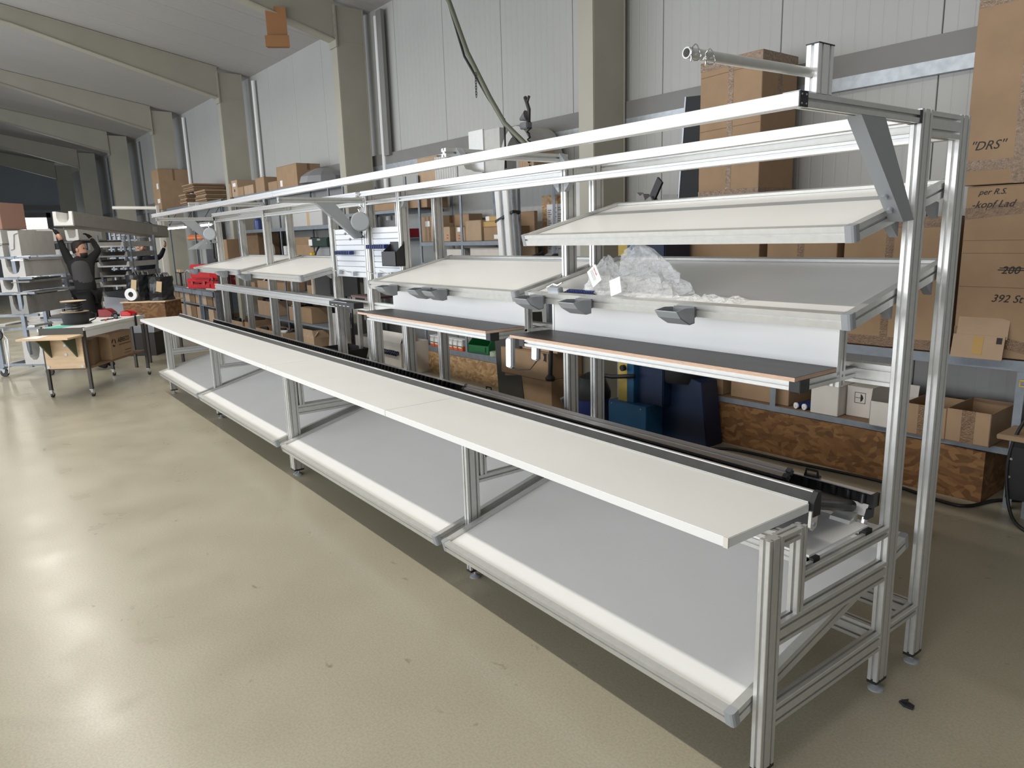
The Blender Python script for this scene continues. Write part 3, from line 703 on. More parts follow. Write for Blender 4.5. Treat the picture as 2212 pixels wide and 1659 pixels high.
MB().box(-0.12, 0.128, -0.095, -0.085, 0, 0.12).build('front', BLACK, t); MB().box(-0.12, 0.128, -0.095, 0, -0.006, 0.002).build('floor_plate', BLACK, t); MB().box(-0.12, 0.128, -0.006, 0, 0, 0.2).build('back', BLACK, t)
HK = None
for x, z, lab in ((-5.50, 1.775, 'small silver hook clip, far one on the panel beside the white shelf'), (-5.18, 1.765, 'small silver hook clip, near one on the panel beside the white shelf'),
                  (-4.66, 1.765, 'small silver hook clip on the panel under the black pouch holder, far side'), (-4.40, 1.775, 'small silver hook clip under the black pouch holder, near the post')):
    if HK is None:
        t = thing('hook_clip', lab, 'hook', (x, 0.892, z), (0, 0, 0), 'hook clips on the tool panels')
        MB().box(-0.03, 0.03, -0.03, 0.0, -0.03, 0.012).build('clip', STEEL, t, bevel=0.003)
        MB().tube([(0.0, -0.03, 0.0), (-0.05, -0.06, 0.01), (-0.09, -0.08, 0.03)], 0.004, 6).build('hook', CHROME, t); HK = t
    else:
        c = copy_tree(HK); c.location = (x, 0.892, z); c['label'] = lab
# spring balancers
def balancer(label, x, y, z):
    t = thing('tool_balancer', label, 'balancer', (x, y, z), (0, 0, math.radians(62)), 'spring balancers under the arms')
    MB().lathe([(0, 0), (0.075, 0), (0.085, 0.012), (0.085, 0.05), (0.075, 0.062), (0, 0.062)], (0, 0, 0), 24)
    m_ = MB(); pr2 = [(0.0, -0.03), (0.075, -0.03), (0.086, -0.02), (0.086, 0.02), (0.075, 0.03), (0.0, 0.03)]
    m_.ring([[V((r_ * math.cos(2 * math.pi * i / 24), h_, r_ * math.sin(2 * math.pi * i / 24))) for i in range(24)] for r_, h_ in pr2]); m_.build('drum', GREYP, t, 0.6)
    m_ = MB(); m_.tube([(0.0, 0, 0.08), (-0.012, 0, 0.11), (0.01, 0, 0.13), (0.0, 0, 0.155)], 0.007, 6); m_.tube([(0.03, 0.01, 0.07), (0.035, 0.01, 0.12), (0.0, 0.0, 0.155)], 0.003, 5); m_.build('hanger', CHROME, t)
    m_ = MB(); m_.tube([(0, 0, -0.085), (0, 0, -0.105)], 0.014, 8); m_.tube([(0, 0, -0.105), (0.012, 0, -0.13), (-0.006, 0, -0.142)], 0.006, 6); m_.tube([(0, 0, -0.14), (0, 0, -0.20)], 0.0025, 5); m_.build('cord_and_hook', BLACK, t)
    return t
balancer('round grey tool balancer hanging at the brace above the tool panels', -4.78, 0.80, 2.235)
balancer('round grey tool balancer hanging at the far end of the bench, before the cream cabinet', -9.52, 0.74, 2.215)
# power strip and sanding board on the rail
t = thing('power_strip', 'black power strip lying on the rail end below the tool panels', 'power strip', (-5.22, 0.80, 1.494))
MB().box(-0.30, 0.28, -0.05, 0.05, -0.055, 0.0).build('housing', BLACK, t, bevel=0.004); MB().box(-0.29, 0.12, -0.051, -0.049, -0.006, 0.0).build('edge', STEEL, t)
m_ = MB()
for i in range(5): m_.box(-0.24 + i * 0.09, -0.19 + i * 0.09, -0.0515, -0.0495, -0.040, -0.036)
m_.build('print', PAPER, t)
tag(MB().box(-5.42, -4.95, 0.945, 1.20, 1.515, 1.535).build('sanding_board', REDB), 'dark reddish board lying behind the power strip', 'board')

# ------------------------------------------------------------------ cartons
def carton(label, x0, x1, d, dep, z0, z1, m=None, tape=1, group=None, rz=0.0, name='carton', tm=None, seam=True, belt=False):
    """closed carton on the wall side: front face d metres before the wall, dep deep"""
    W_, H = x1 - x0, z1 - z0; m = m or CARD; tm = tm or TAPE
    t = thing(name, label, 'box', wp((x0 + x1) / 2, d - dep / 2, z0), (0, 0, ANG + rz), group)
    g_ = min(0.004, W_ * 0.02)
    b_ = MB(); b_.box(-W_ / 2, W_ / 2, -dep / 2, dep / 2, 0, H - 0.004); b_.build('body', m, t, bevel=min(0.005, W_ * 0.03), seg=1)
    if seam:
        f = MB(); f.box(-W_ / 2, W_ / 2, -dep / 2, -g_ / 2, H - 0.004, H); f.build('top_flap', m, t)
        f = MB(); f.box(-W_ / 2, W_ / 2, g_ / 2, dep / 2, H - 0.004, H); f.build('top_flap', m, t)
    if tape:
        tw = min(0.06, W_ * 0.2)
        f = MB(); f.box(-W_ / 2, W_ / 2, -tw / 2, tw / 2, H, H + 0.0012); f.box(W_ / 2, W_ / 2 + 0.0012, -tw / 2, tw / 2, H * 0.72, H); f.box(-W_ / 2 - 0.0012, -W_ / 2, -tw / 2, tw / 2, H * 0.72, H)
        f.build('tape', tm, t)
        if tape > 1:
            f = MB(); f.box(-tw / 2, tw / 2, -dep / 2 - 0.0012, -dep / 2, 0, H); f.build('tape', tm, t)
    if belt:
        f = MB(); f.box(-W_ / 2 - 0.001, W_ / 2 + 0.001, -dep / 2 - 0.001, -dep / 2, 0.005, min(0.08, H * 0.15)); f.box(-W_ / 2 - 0.001, W_ / 2 + 0.001, -dep / 2 - 0.001, -dep / 2, H - min(0.08, H * 0.15), H - 0.005)
        f.box(W_ / 2, W_ / 2 + 0.001, -dep / 2, dep / 2, 0.005, min(0.08, H * 0.15)); f.box(W_ / 2, W_ / 2 + 0.001, -dep / 2, dep / 2, H - min(0.08, H * 0.15), H - 0.005); f.build('edge_tape', tm, t)
    t['_w'] = W_; t['_d'] = dep; t['_h'] = H
    return t
def patch(t, x, z, w_, h_, m=None, name='paper_label', side=False):
    D = t['_d'] / 2; Wd = t['_w'] / 2
    f = MB()
    if side: f.box(Wd + 0.0008, Wd + 0.0022, x - w_ / 2, x + w_ / 2, z - h_ / 2, z + h_ / 2)
    else: f.box(x - w_ / 2, x + w_ / 2, -D - 0.0022, -D - 0.0008, z - h_ / 2, z + h_ / 2)
    return f.build(name, m or PAPER, t)
def open_box(label, x0, x1, d, dep, z0, z1, m=None, flaps=(), group=None, rz=0.0, name='open_carton', fill=None, tape=False):
    W_, H = x1 - x0, z1 - z0; m = m or CARD; th = 0.006
    t = thing(name, label, 'box', wp((x0 + x1) / 2, d - dep / 2, z0), (0, 0, ANG + rz), group)
    b_ = MB(); w2, d2 = W_ / 2, dep / 2
    for a in ((-w2, w2, -d2, -d2 + th, 0, H), (-w2, w2, d2 - th, d2, 0, H), (-w2, -w2 + th, -d2, d2, 0, H), (w2 - th, w2, -d2, d2, 0, H), (-w2, w2, -d2, d2, 0, th)): b_.box(*a)
    b_.build('body', m, t)
    fh = min(0.16, dep * 0.45, W_ * 0.45)
    for k, ang in flaps:
        M = {'f': Matrix.Translation((0, -d2, H)), 'b': Matrix.Translation((0, d2, H)) @ Matrix.Rotation(math.pi, 4, 'Z'),
             'l': Matrix.Translation((-w2, 0, H)) @ Matrix.Rotation(-math.pi / 2, 4, 'Z'), 'r': Matrix.Translation((w2, 0, H)) @ Matrix.Rotation(math.pi / 2, 4, 'Z')}[k] @ Matrix.Rotation(math.radians(ang), 4, 'X')
        L = w2 if k in 'fb' else d2
        MB().box(-L, L, 0, 0.005, 0, fh, M).build('flap', m, t)
    if tape:
        f = MB(); f.box(-0.045, 0.045, -d2 - 0.0015, -d2, 0.0, H); f.build('tape', TAPE, t)
    t['_w'] = W_; t['_d'] = dep; t['_h'] = H
    return t

# ------------------------------------------------------------------ racks along the wall
def rack(label, xs, d0, d1, levels, ztop, m=STEELB, perf=True, zb=0.0, dk=None, cat='rack', upw=0.05):
    """uprights at xs (front d1, rear d0), shelves at levels=[(z_top, beam_height)]"""
    xc = (xs[0] + xs[-1]) / 2; dc = (d0 + d1) / 2
    t = thing('storage_rack', label, cat, wp(xc, dc, zb), (0, 0, ANG)); D = (d1 - d0) / 2
    src = None
    m_ = MB(); m_.prism([(0, 0), (upw, 0), (upw, 0.004), (0.004, 0.004), (0.004, 0.045), (0, 0.045)], (-upw / 2, 0, 0), (1, 0, 0), (0, 1, 0), (0, 0, ztop - zb))
    if perf:
        for i in range(int((ztop - zb - 0.1) / 0.10)):
            for sx in (-0.011, 0.011): m_.box(sx - 0.004, sx + 0.004, -0.0008, 0.0, 0.06 + 0.10 * i, 0.085 + 0.10 * i)
    for x in xs:
        for yy in (-D, D - 0.045):
            if src is None: src = m_.build('upright', m, t); src.location = (x - xc, yy, 0)
            else: inst(src, t, (x - xc, yy, 0))
    for z, h_ in levels:
        a, b_ = xs[0] - xc, xs[-1] - xc
        s = MB().box(a, b_, -D + 0.01, D - 0.01, z - zb - 0.018, z - zb).build('shelf', dk or m, t)
        MB().box(a - 0.02, b_ + 0.02, -D - 0.004, -D + 0.01, z - zb - h_, z - zb - 0.001).build('beam', m, s)
        MB().box(a - 0.02, b_ + 0.02, D - 0.01, D + 0.004, z - zb - h_, z - zb - 0.001).build('beam', m, s)
    return t
rack('grey steel rack carrying the large brown cartons behind the near uprights', [-4.35, -2.42, -0.49], 0.06, 0.75, [(1.10, 0.075), (0.455, 0.05)], 1.10, STEELB, False, 0.0, CARDD, upw=0.055)
rack('blue grey perforated rack with labelled cartons and the green bin', [-8.51, -7.40, -6.10], 0.08, 0.72, [(0.42, 0.085), (1.70, 0.05), (2.005, 0.055), (2.87, 0.05)], 3.0)
rack('shelf-topped rack bay along the wall behind the posts of the far bench half', [-16.55, -13.9, -11.45], 0.06, 0.82, [(3.14, 0.06), (2.36, 0.07), (1.68, 0.05), (1.0, 0.08), (0.42, 0.04)], 3.14, STEELB, False, dk=STEELB)
rack('shelf-topped rack bay along the wall behind the cream cabinet', [-22.6, -20.0, -17.45], 0.06, 0.86, [(3.14, 0.06), (2.75, 0.05)], 3.14, STEELB, False, dk=STEELB)
rack('perforated rack bay between the tool panels and the labelled cartons', [-10.9, -8.75], 0.12, 0.80, [(2.52, 0.05), (2.08, 0.06), (1.55, 0.05), (0.9, 0.05)], 3.0)
# strand board panels on the floor under the racks
def osb(label, x0, x1, d, z1, m, ret=0.0):
    t = thing('strand_board', label, 'board', wp((x0 + x1) / 2, d, 0), (0, 0, ANG), 'strand board fronts under the racks')
    MB().box(-(x1 - x0) / 2, (x1 - x0) / 2, 0, 0.018, 0.0, z1).build('front_board', m, t)
    if ret: MB().box((x1 - x0) / 2 - 0.018, (x1 - x0) / 2, 0.018, ret, 0, z1).build('end_board', m, t)
    return t
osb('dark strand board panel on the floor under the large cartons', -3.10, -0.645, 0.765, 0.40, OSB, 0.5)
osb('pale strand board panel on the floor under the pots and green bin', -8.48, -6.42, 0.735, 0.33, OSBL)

# --- right-hand cartons
t = carton('upper large carton at the right edge, marked RS in pen, with shiny clear tape', -0.985, 0.10, 0.75, 0.6, 2.326, 3.72, CARD, 1, tm=TAPEC)
f = MB(); f.box(-0.24, -0.165, -0.3015, -0.3, 0, 1.394); f.build('tape', TAPEC, t)
f = MB(); f.box(-0.54, 0.54, -0.3012, -0.3, 0.10, 0.17); f.box(-0.54, 0.54, -0.3012, -0.3, 1.18, 1.26); f.build('cross_tape', TAPEC, t)
lettering("''DRS''", t, (-0.52, -0.3015, 0.24), FRONT, 0.085, INK, 'handwriting', shear=0.35)
rd = MB(); rd.cyl((0.06, -0.3025, 0.30), (0.06, -0.3, 0.30), 0.032, 20); rd = rd.build('round_sticker', mat('red_sticker', (0.6, 0.03, 0.05), 0.5), t)
lettering('2', rd, (0.045, -0.3032, 0.285), FRONT, 0.04, PAPER)
t = carton('lower large carton at the right edge, pencilled 392 St', -0.95, 0.12, 0.75, 0.62, 1.108, 2.318, CARD, 0)
f = MB(); f.prism([(-0.535, 0.21), (-0.06, 0.12), (0.535, 0.07), (0.535, 0.0), (-0.06, 0.04), (-0.535, 0.13)], (0, -0.3115, 0), (1, 0, 0), (0, 0, 1), (0, 0.0015, 0)); f.build('tape', TAPE, t)
f = MB(); f.prism([(-0.535, 0.98), (0.535, 1.08), (0.535, 1.16), (-0.535, 1.06)], (0, -0.3115, 0), (1, 0, 0), (0, 0, 1), (0, 0.0015, 0)); f.build('tape', TAPE, t)
lettering('392 St', t, (-0.315, -0.312, 0.40), FRONT, 0.075, INK, 'handwriting', shear=0.35)
lettering('200', t, (-0.27, -0.312, 0.60), FRONT, 0.075, INK, 'handwriting', shear=0.3)
f = MB(); f.box(-0.29, -0.12, -0.3135, -0.312, 0.622, 0.628); f.box(-0.28, -0.13, -0.3135, -0.312, 0.637, 0.642); f.build('crossing_out', INK, t)
lettering('-kopf Lad', t, (-0.50, -0.3125, 1.06), FRONT, 0.07, INK, 'handwriting', shear=0.4)
lettering('per R.S.', t, (-0.46, -0.3125, 1.15), FRONT, 0.055, INK, 'handwriting', shear=0.4)
f = MB()
for z in (0.50, 0.74, 0.83): f.box(-0.535, 0.535, -0.3106, -0.31, z, z + 0.004)
f.build('crease', CARDD, t)
t = thing('flattened_carton', 'small flattened carton leaning on the big carton at the right', 'cardboard', wp(-0.755, 0.83, 1.10), (math.radians(-12), 0, ANG + 0.05))
MB().box(-0.165, 0.165, 0, 0.012, 0.0, 0.17).build('lower_sheet', CARDP, t); MB().box(-0.15, 0.175, 0.012, 0.02, 0.15, 0.30).build('upper_sheet', CARDP, t)
MB().box(-0.03, 0.035, -0.0015, 0.0, 0.03, 0.16).build('tape', mat('yellow_tape', (0.45, 0.28, 0.08), 0.35), t); MB().box(0.115, 0.15, -0.0015, 0.0, 0.115, 0.16).build('print', INK, t)
t = carton('tall taped carton standing on the rack behind the bench', -3.31, -2.655, 0.75, 0.56, 2.352, 3.59, CARD, 1, tm=TAPEC, belt=True)
f = MB(); f.box(-0.02, 0.035, -0.282, -0.28, 0.0, 1.235); f.build('tape', TAPEC, t)
f = MB()
for z in (1.10, 0.62): f.prism([(-0.32, z), (0.32, z + 0.02), (0.32, z + 0.026), (-0.32, z + 0.006)], (0, -0.2812, 0), (1, 0, 0), (0, 0, 1), (0, 0.001, 0))
f.build('crease', CARDD, t)
carton('lower brown carton under the tall taped one', -3.47, -2.62, 0.75, 0.6, 1.108, 2.345, CARD, 1, 'brown cartons in a row on the rack')
carton('brown carton second from the tall carton, seen between the shelves', -2.54, -1.89, 0.75, 0.6, 1.108, 2.12, CARD, 2, 'brown cartons in a row on the rack')
carton('brown carton nearest the near upright, with crossed shiny tapes', -1.83, -1.10, 0.75, 0.6, 1.108, 2.12, CARD, 2, 'brown cartons in a row on the rack', belt=True)
# under the deck
carton('dark brown carton on the low shelf beside the blue machine', -3.22, -3.00, 0.70, 0.4, 0.456, 0.76, CARD, 0, 'cartons on the low shelf')
carton('wide brown carton on the low shelf behind the glue tubes', -2.92, -2.30, 0.68, 0.4, 0.456, 0.73, CARD, 0, 'cartons on the low shelf')
t = carton('white carton on the low shelf beside the glue tubes', -2.05, -1.80, 0.74, 0.3, 0.456, 0.72, CARDW, 0, 'cartons on the low shelf')
t = carton('white carton printed with an umbrella mark', -1.79, -1.54, 0.62, 0.3, 0.456, 0.72, CARDW, 0, 'cartons on the low shelf')
f = MB(); x, z = -0.01, 0.17
for a in ((x - 0.045, x + 0.045, z + 0.043, z + 0.047), (x - 0.045, x + 0.045, z - 0.047, z - 0.043), (x - 0.047, x - 0.043, z - 0.047, z + 0.047), (x + 0.043, x + 0.047, z - 0.047, z + 0.047)): f.box(a[0], a[1], -0.1515, -0.15, a[2], a[3])
f.box(x - 0.04, x + 0.028, -0.1515, -0.15, z - 0.002, z + 0.002)
f.prism([(x + 0.004, z - 0.035), (x + 0.02, z - 0.022), (x + 0.028, z), (x + 0.02, z + 0.022), (x + 0.004, z + 0.035)], (0, -0.1515, 0), (1, 0, 0), (0, 0, 1), (0, 0.0015, 0)); f.build('umbrella_mark', INK, t)
open_box('open white carton with its lid torn up, behind the near upright', -1.50, -1.27, 0.80, 0.34, 0.456, 0.66, CARDW, (('l', -5), ('b', 10)))
open_box('open brown carton between the two near uprights', -1.25, -0.93, 0.78, 0.40, 0.440, 0.685, CARD, (), tape=True)
open_box('open brown carton on the low shelf end, under the big cartons', -0.915, -0.615, 0.83, 0.50, 0.456, 0.705, CARD, (), tape=True)
for i, (x, lab) in enumerate(((-2.20, 'dark blue glue tube with a white cap lying on the low shelf, left one'), (-2.12, 'dark blue glue tube with a white cap against the white carton'))):
    t = thing('glue_tube', lab, 'tube', wp(x, 0.70, 0.485), (0, 0, ANG - 0.35), 'glue tubes on the low shelf')
    MB().cyl((0, 0, 0), (0, 0.22, 0), 0.027, 14).build('barrel', BLUE, t, 0.6); MB().cyl((0, -0.012, 0), (0, 0, 0), 0.0285, 14).build('cap', WHITEP, t, 0.6); MB().cyl((0, -0.02, 0), (0, -0.012, 0), 0.008, 10).build('nozzle', WHITEP, t)
# covers and foam behind the first column
t = thing('felt_panel', 'tall charcoal felt panel leaning beside the tall taped carton', 'panel', wp(-3.42, 0.74, 2.36), (0, math.radians(4), ANG))
MB().box(-0.12, 0.10, 0, 0.03, 0, 0.96).build('sheet', FELT, t); MB().box(-0.135, -0.12, -0.005, 0.035, 0, 0.96).build('edge_strip', STEEL, t)
t = thing('foam_offcuts', 'jagged grey foam offcuts with a black tile on the rack end', 'foam', wp(-4.02, 0.60, 2.345), (0, 0, ANG), None)
m_ = MB(); m_.prism([(-0.22, 0), (-0.21, 0.14), (-0.16, 0.10), (-0.12, 0.12), (-0.09, 0.05), (-0.02, 0.09), (0.03, 0.01), (0.06, 0)], (0, 0, 0), (1, 0, 0), (0, 0, 1), (0, 0.1, 0)); m_.build('offcut', FOAMG, t)
m_ = MB(); m_.prism([(0.10, 0), (0.11, 0.10), (0.30, 0.09), (0.31, 0)], (0, 0.05, 0), (1, 0, 0), (0, 0, 1), (0, 0.1, 0)); m_.build('offcut', FOAMG, t)
m_ = MB(); m_.prism([(-0.10, 0.02), (0.05, 0.28), (0.11, 0.22), (-0.02, 0.0)], (0, 0.03, 0), (1, 0, 0), (0, 0, 1), (0, 0.03, 0)); m_.build('tile', BLACK, t)
MB().box(-0.35, 0.40, -0.05, 0.45, -1.24, -0.0).build('support_block', CARDD, t)
# --- blue machine and vacuum
t = thing('metalworking_machine', 'dark blue floor machine with a mustard yellow stripe, behind the bench uprights', 'machine', wp(-3.5, 1.0, 0), (0, 0, ANG))
MB().box(-0.47, 0.05, -0.30, 0.25, 0, 0.355).build('base_cabinet', BLUEM, t, bevel=0.006)
m_ = MB()
for x, y, z in ((-0.42, -0.301, 0.325), (-0.02, -0.301, 0.325), (0.051, -0.25, 0.325), (0.051, -0.2, 0.325)): m_.cyl((x, y, z), (x + (0.004 if x > 0.03 else 0), y - (0.004 if x < 0.03 else 0), z), 0.008, 8)
m_.build('cover_screws', CHROME, t)
MB().box(-0.385, -0.262, -0.24, -0.1, 0.355, 1.98).build('yellow_column', YEL, t); MB().box(-0.262, -0.17, -0.24, -0.1, 0.355, 1.98).build('blue_column', BLUEM, t, bevel=0.004)
MB().box(-0.17, 0.16, -0.18, 0.2, 0.355, 1.98).build('housing', BLUED, t, bevel=0.01)
m_ = MB(); m_.prism([(0.05, 0), (0.60, 0), (0.52, 0.63), (0.38, 0.66), (0.05, 0.58)], (0, -0.05, 0), (1, 0, 0), (0, 0, 1), (0, 0.25, 0)); m_.build('slanted_guard', BLUED, t, bevel=0.006)
m_ = MB(); m_.lathe([(0, -0.1), (0.2, -0.1), (0.22, -0.06), (0.22, 0.2), (0.2, 0.24), (0, 0.24)], (0.20, 0.05, 0.70), 20); m_.build('motor', BLACK, t, 0.6)
for x, y, z in ((-0.27, -0.27, 0.715), (-0.245, -0.27, 1.70)): m_ = MB(); m_.cyl((x, y, z), (x, y - 0.045, z), 0.032, 14); m_.build('knob', BLACK, t, bevel=0.005)
m_ = MB(); m_.tube([(-0.62, -0.30, 0.60), (-0.40, -0.32, 0.61), (-0.15, -0.25, 0.64)], 0.022, 8); m_.build('lever', BLACK, t, True)
t = thing('workshop_vacuum', 'navy and black workshop vacuum beside the blue machine', 'vacuum', wp(-4.25, 1.25, 0), (0, 0, ANG))
m_ = MB(); m_.lathe([(0, 0), (0.17, 0), (0.185, 0.03), (0.19, 0.33), (0, 0.33)], (0, 0, 0), 18); m_.build('tank', BLUE, t, 0.6)
m_ = MB(); m_.lathe([(0, 0.33), (0.2, 0.33), (0.2, 0.40), (0.14, 0.55), (0.05, 0.60), (0, 0.60)], (0, 0, 0), 18); m_.build('motor_head', BLACK, t, 0.6)
m_ = MB(); m_.tube([(-0.10, -0.15, 0.38), (-0.25, -0.22, 0.30), (-0.30, -0.1, 0.12), (-0.20, 0.05, 0.06), (0.0, -0.26, 0.03)], 0.022, 8); m_.build('hose', GREYD, t, True)
t = thing('hose_nozzle', 'dark plunger shaped floor nozzle hanging beside the stacked cartons', 'nozzle', wp(-4.88, 1.30, 0.43), (0, 0.06, 0))
m_ = MB(); m_.cyl((0, 0, 0.06), (0.01, 0, 0.62), 0.026, 10, 0.020); m_.lathe([(0, 0), (0.055, 0.0), (0.06, 0.03), (0.03, 0.065), (0, 0.07)], (0, 0, 0), 14); m_.build('tube', BLACK, t, 0.6)
# cartons under the ledge on the floor
carton('large brown carton on the floor, bottom of the stack under the ledge', -5.92, -5.03, 1.16, 0.55, 0.0, 0.375, CARD, 0, 'carton stack under the ledge')
t = carton('brown carton in the middle of the stack under the ledge, with a torn black hole', -5.96, -5.06, 1.18, 0.55, 0.378, 0.70, CARD, 0, 'carton stack under the ledge')
m_ = MB(); m_.prism([(0.36, 0.325), (0.43, 0.325), (0.425, 0.22), (0.40, 0.235), (0.37, 0.23), (0.385, 0.28)], (0, -0.2765, 0), (1, 0, 0), (0, 0, 1), (0, 0.0015, 0)); m_.build('torn_hole', BLACKM, t)
open_box('pale brown carton on top of the stack behind the hanging work lamps', -5.72, -4.98, 1.10, 0.5, 0.703, 0.80, CARDP, (('f', 35), ('r', 30)))
# --- labelled cartons on the perforated rack
Z5 = 2.008
def logo(t, x, z, s, m=REDINK):
    f = MB()
    for sg in (1, -1):
        pts = [(x + sg * s * math.cos(a) * r_, z + sg * s * math.sin(a) * r_) for a, r_ in [(0.4 + i * 0.35, 1.0) for i in range(7)] + [(2.3 - i * 0.35, 0.6) for i in range(6)]]
        D = t['_d'] / 2; f.prism(pts, (0, -D - 0.002, 0), (1, 0, 0), (0, 0, 1), (0, 0.0015, 0))
    return f.build('printed_mark', m, t)
G5 = 'labelled cartons on the middle rack shelf'
t = carton('tall labelled carton with a red mark at the upright end of the middle shelf', -8.64, -8.13, 0.62, 0.45, Z5, 2.39, CARDP, 2, G5); patch(t, -0.06, 0.27, 0.13, 0.08); logo(t, 0.10, 0.16, 0.035)
carton('tall darker carton standing behind the small labelled cartons', -8.10, -7.72, 0.36, 0.25, Z5, 2.40, CARD, 0, G5)
t = carton('small labelled carton beside the tall one with the red mark', -8.10, -7.72, 0.70, 0.3, Z5, 2.22, CARDP, 0, G5); patch(t, -0.09, 0.165, 0.09, 0.07); logo(t, 0.13, 0.07, 0.03)
t = carton('small carton with a label and a red arrow mark at the middle upright', -7.66, -7.42, 0.64, 0.3, Z5, 2.21, CARDP, 0, G5); patch(t, -0.02, 0.165, 0.10, 0.06); logo(t, -0.03, 0.06, 0.03)
t = carton('broad plain carton in the middle of the labelled cartons', -7.36, -6.98, 0.68, 0.42, Z5, 2.29, CARDP, 0, G5)
t = carton('brown carton with a white label under the yellow parcels', -6.95, -6.40, 0.66, 0.42, Z5, 2.19, CARD, 0, G5); patch(t, 0.02, 0.05, 0.12, 0.055)
t = carton('long yellowish parcel lying across the labelled cartons', -7.18, -6.62, 0.64, 0.25, 2.192, 2.265, mat('yellow_card', (0.50, 0.33, 0.13), 0.7), 0, 'yellow parcels on the labelled cartons')
t = carton('small yellowish parcel on top of the long one', -6.98, -6.62, 0.60, 0.2, 2.267, 2.335, mat('yellow_card', (0.50, 0.33, 0.13), 0.7), 0, 'yellow parcels on the labelled cartons'); patch(t, -0.13, 0.035, 0.08, 0.06)
carton('white carton on the shelf under the labelled cartons, left of the upright', -7.92, -7.46, 0.64, 0.35, 1.703, 1.90, CARDW, 0, 'white cartons under the labelled ones')
carton('wide white carton on the shelf under the labelled cartons, beside the wrapped bundle', -7.32, -6.62, 0.64, 0.35, 1.703, 1.915, CARDW, 0, 'white cartons under the labelled ones')
carton('brown flat carton on the top shelf over the labelled cartons', -8.95, -8.40, 0.72, 0.45, 2.523, 2.72, CARD, 0, rz=0.2)
# leaning wrapped profile bundle
t = thing('wrapped_profile_bundle', 'tall leaning bundle of white wrapped profiles tied with a black strap', 'profiles', wp(-5.93, 1.02, 1.10), (math.radians(-3), math.radians(-8), ANG))
for i, (x, w_, y, m) in enumerate(((-0.16, 0.10, 0.0, WHITEP), (-0.05, 0.05, 0.03, STEEL), (0.005, 0.10, 0.0, WHITEP), (0.11, 0.035, 0.04, STEEL), (-0.02, 0.14, 0.08, WHITEP))):
    MB().box(x, x + w_, y, y + 0.06, 0, 1.62).build('profile', m, t, bevel=0.008)
m_ = MB(); m_.ring([[V((-0.175, -0.01, 1.17)), V((0.16, 0.02, 1.24)), V((0.16, 0.15, 1.24)), V((-0.175, 0.15, 1.17))], [V((-0.175, -0.01, 1.20)), V((0.16, 0.02, 1.27)), V((0.16, 0.15, 1.27)), V((-0.175, 0.15, 1.20))]]); m_.build('strap', BLACK, t)
MB().box(-0.25, 0.25, -0.1, 0.3, -1.1, 0.0).build('floor_stand', STEELD, t)
carton('brown carton leaning on the wall right of the wrapped bundle', -6.66, -6.30, 0.30, 0.06, 1.62, 2.38, CARD, 0)
t = thing('notice_board', 'strand board on the wall with a printed sheet, beside the desk phone', 'board', wp(-6.21, 0.05, 1.62), (0, 0, ANG))
MB().box(-0.22, 0.24, -0.0, 0.018, 0.0, 0.96).build('board', OSBL, t)
for z0, h_ in ((0.58, 0.28), (0.18, 0.37)):
    s = MB().box(-0.12, 0.20, -0.004, -0.001, z0 - 0.02, z0 - 0.02 + h_).build('paper_sheet', PAPER, t)
    f = MB()
    for r_ in range(9):
        for c in range(3):
            if (r_ * 7 + c * 3) % 5: f.box(-0.10 + c * 0.10, -0.10 + c * 0.10 + 0.05 + 0.02 * ((r_ + c) % 2), -0.0052, -0.004, z0 + h_ - 0.075 - r_ * 0.028, z0 + h_ - 0.063 - r_ * 0.028)
    f.build('print_lines', mat('grey_ink', (0.25, 0.25, 0.28), 0.8), s)
t = thing('desk_phone', 'black desk phone standing on a ledge below the notice board', 'phone', wp(-5.72, 0.60, 1.745), (0, 0, ANG + 0.1))
m_ = MB(); m_.prism([(0, 0), (0.17, 0), (0.17, 0.09), (0, 0.03)], (-0.1, -0.1, 0), (0, 1, 0), (0, 0, 1), (0.24, 0, 0)); m_.build('base', BLACK, t, bevel=0.005)
m_ = MB(); m_.tube([(-0.14, -0.10, 0.05), (-0.13, -0.02, 0.075), (-0.12, 0.06, 0.10)], [0.026, 0.018, 0.026], 10); m_.build('handset', BLACK, t, True)
m_ = MB(); m_.prism([(0.10, 0.068), (0.16, 0.089), (0.16, 0.093), (0.10, 0.072)], (-0.03, -0.1, 0), (0, 1, 0), (0, 0, 1), (0.12, 0, 0)); m_.build('display', GREYP, t)
MB().box(-0.25, 0.25, -0.2, 0.2, -0.03, 0.0).build('ledge', BOARDG, t); MB().box(-0.02, 0.02, 0.0, 0.18, -1.745, -0.03).build('ledge_support', STEELB, t)
t = thing('whiteboard_sheet', 'plain white panel leaning on the wall behind the middle uprights', 'panel', wp(-5.36, 0.12, 1.5), (0, 0, ANG)); MB().box(-0.33, 0.10, 0, 0.02, 0, 1.26).build('sheet', BOARD, t); MB().box(-0.33, 0.10, 0.0, 0.02, -1.5, 0.0).build('lower_sheet', BOARDG, t)
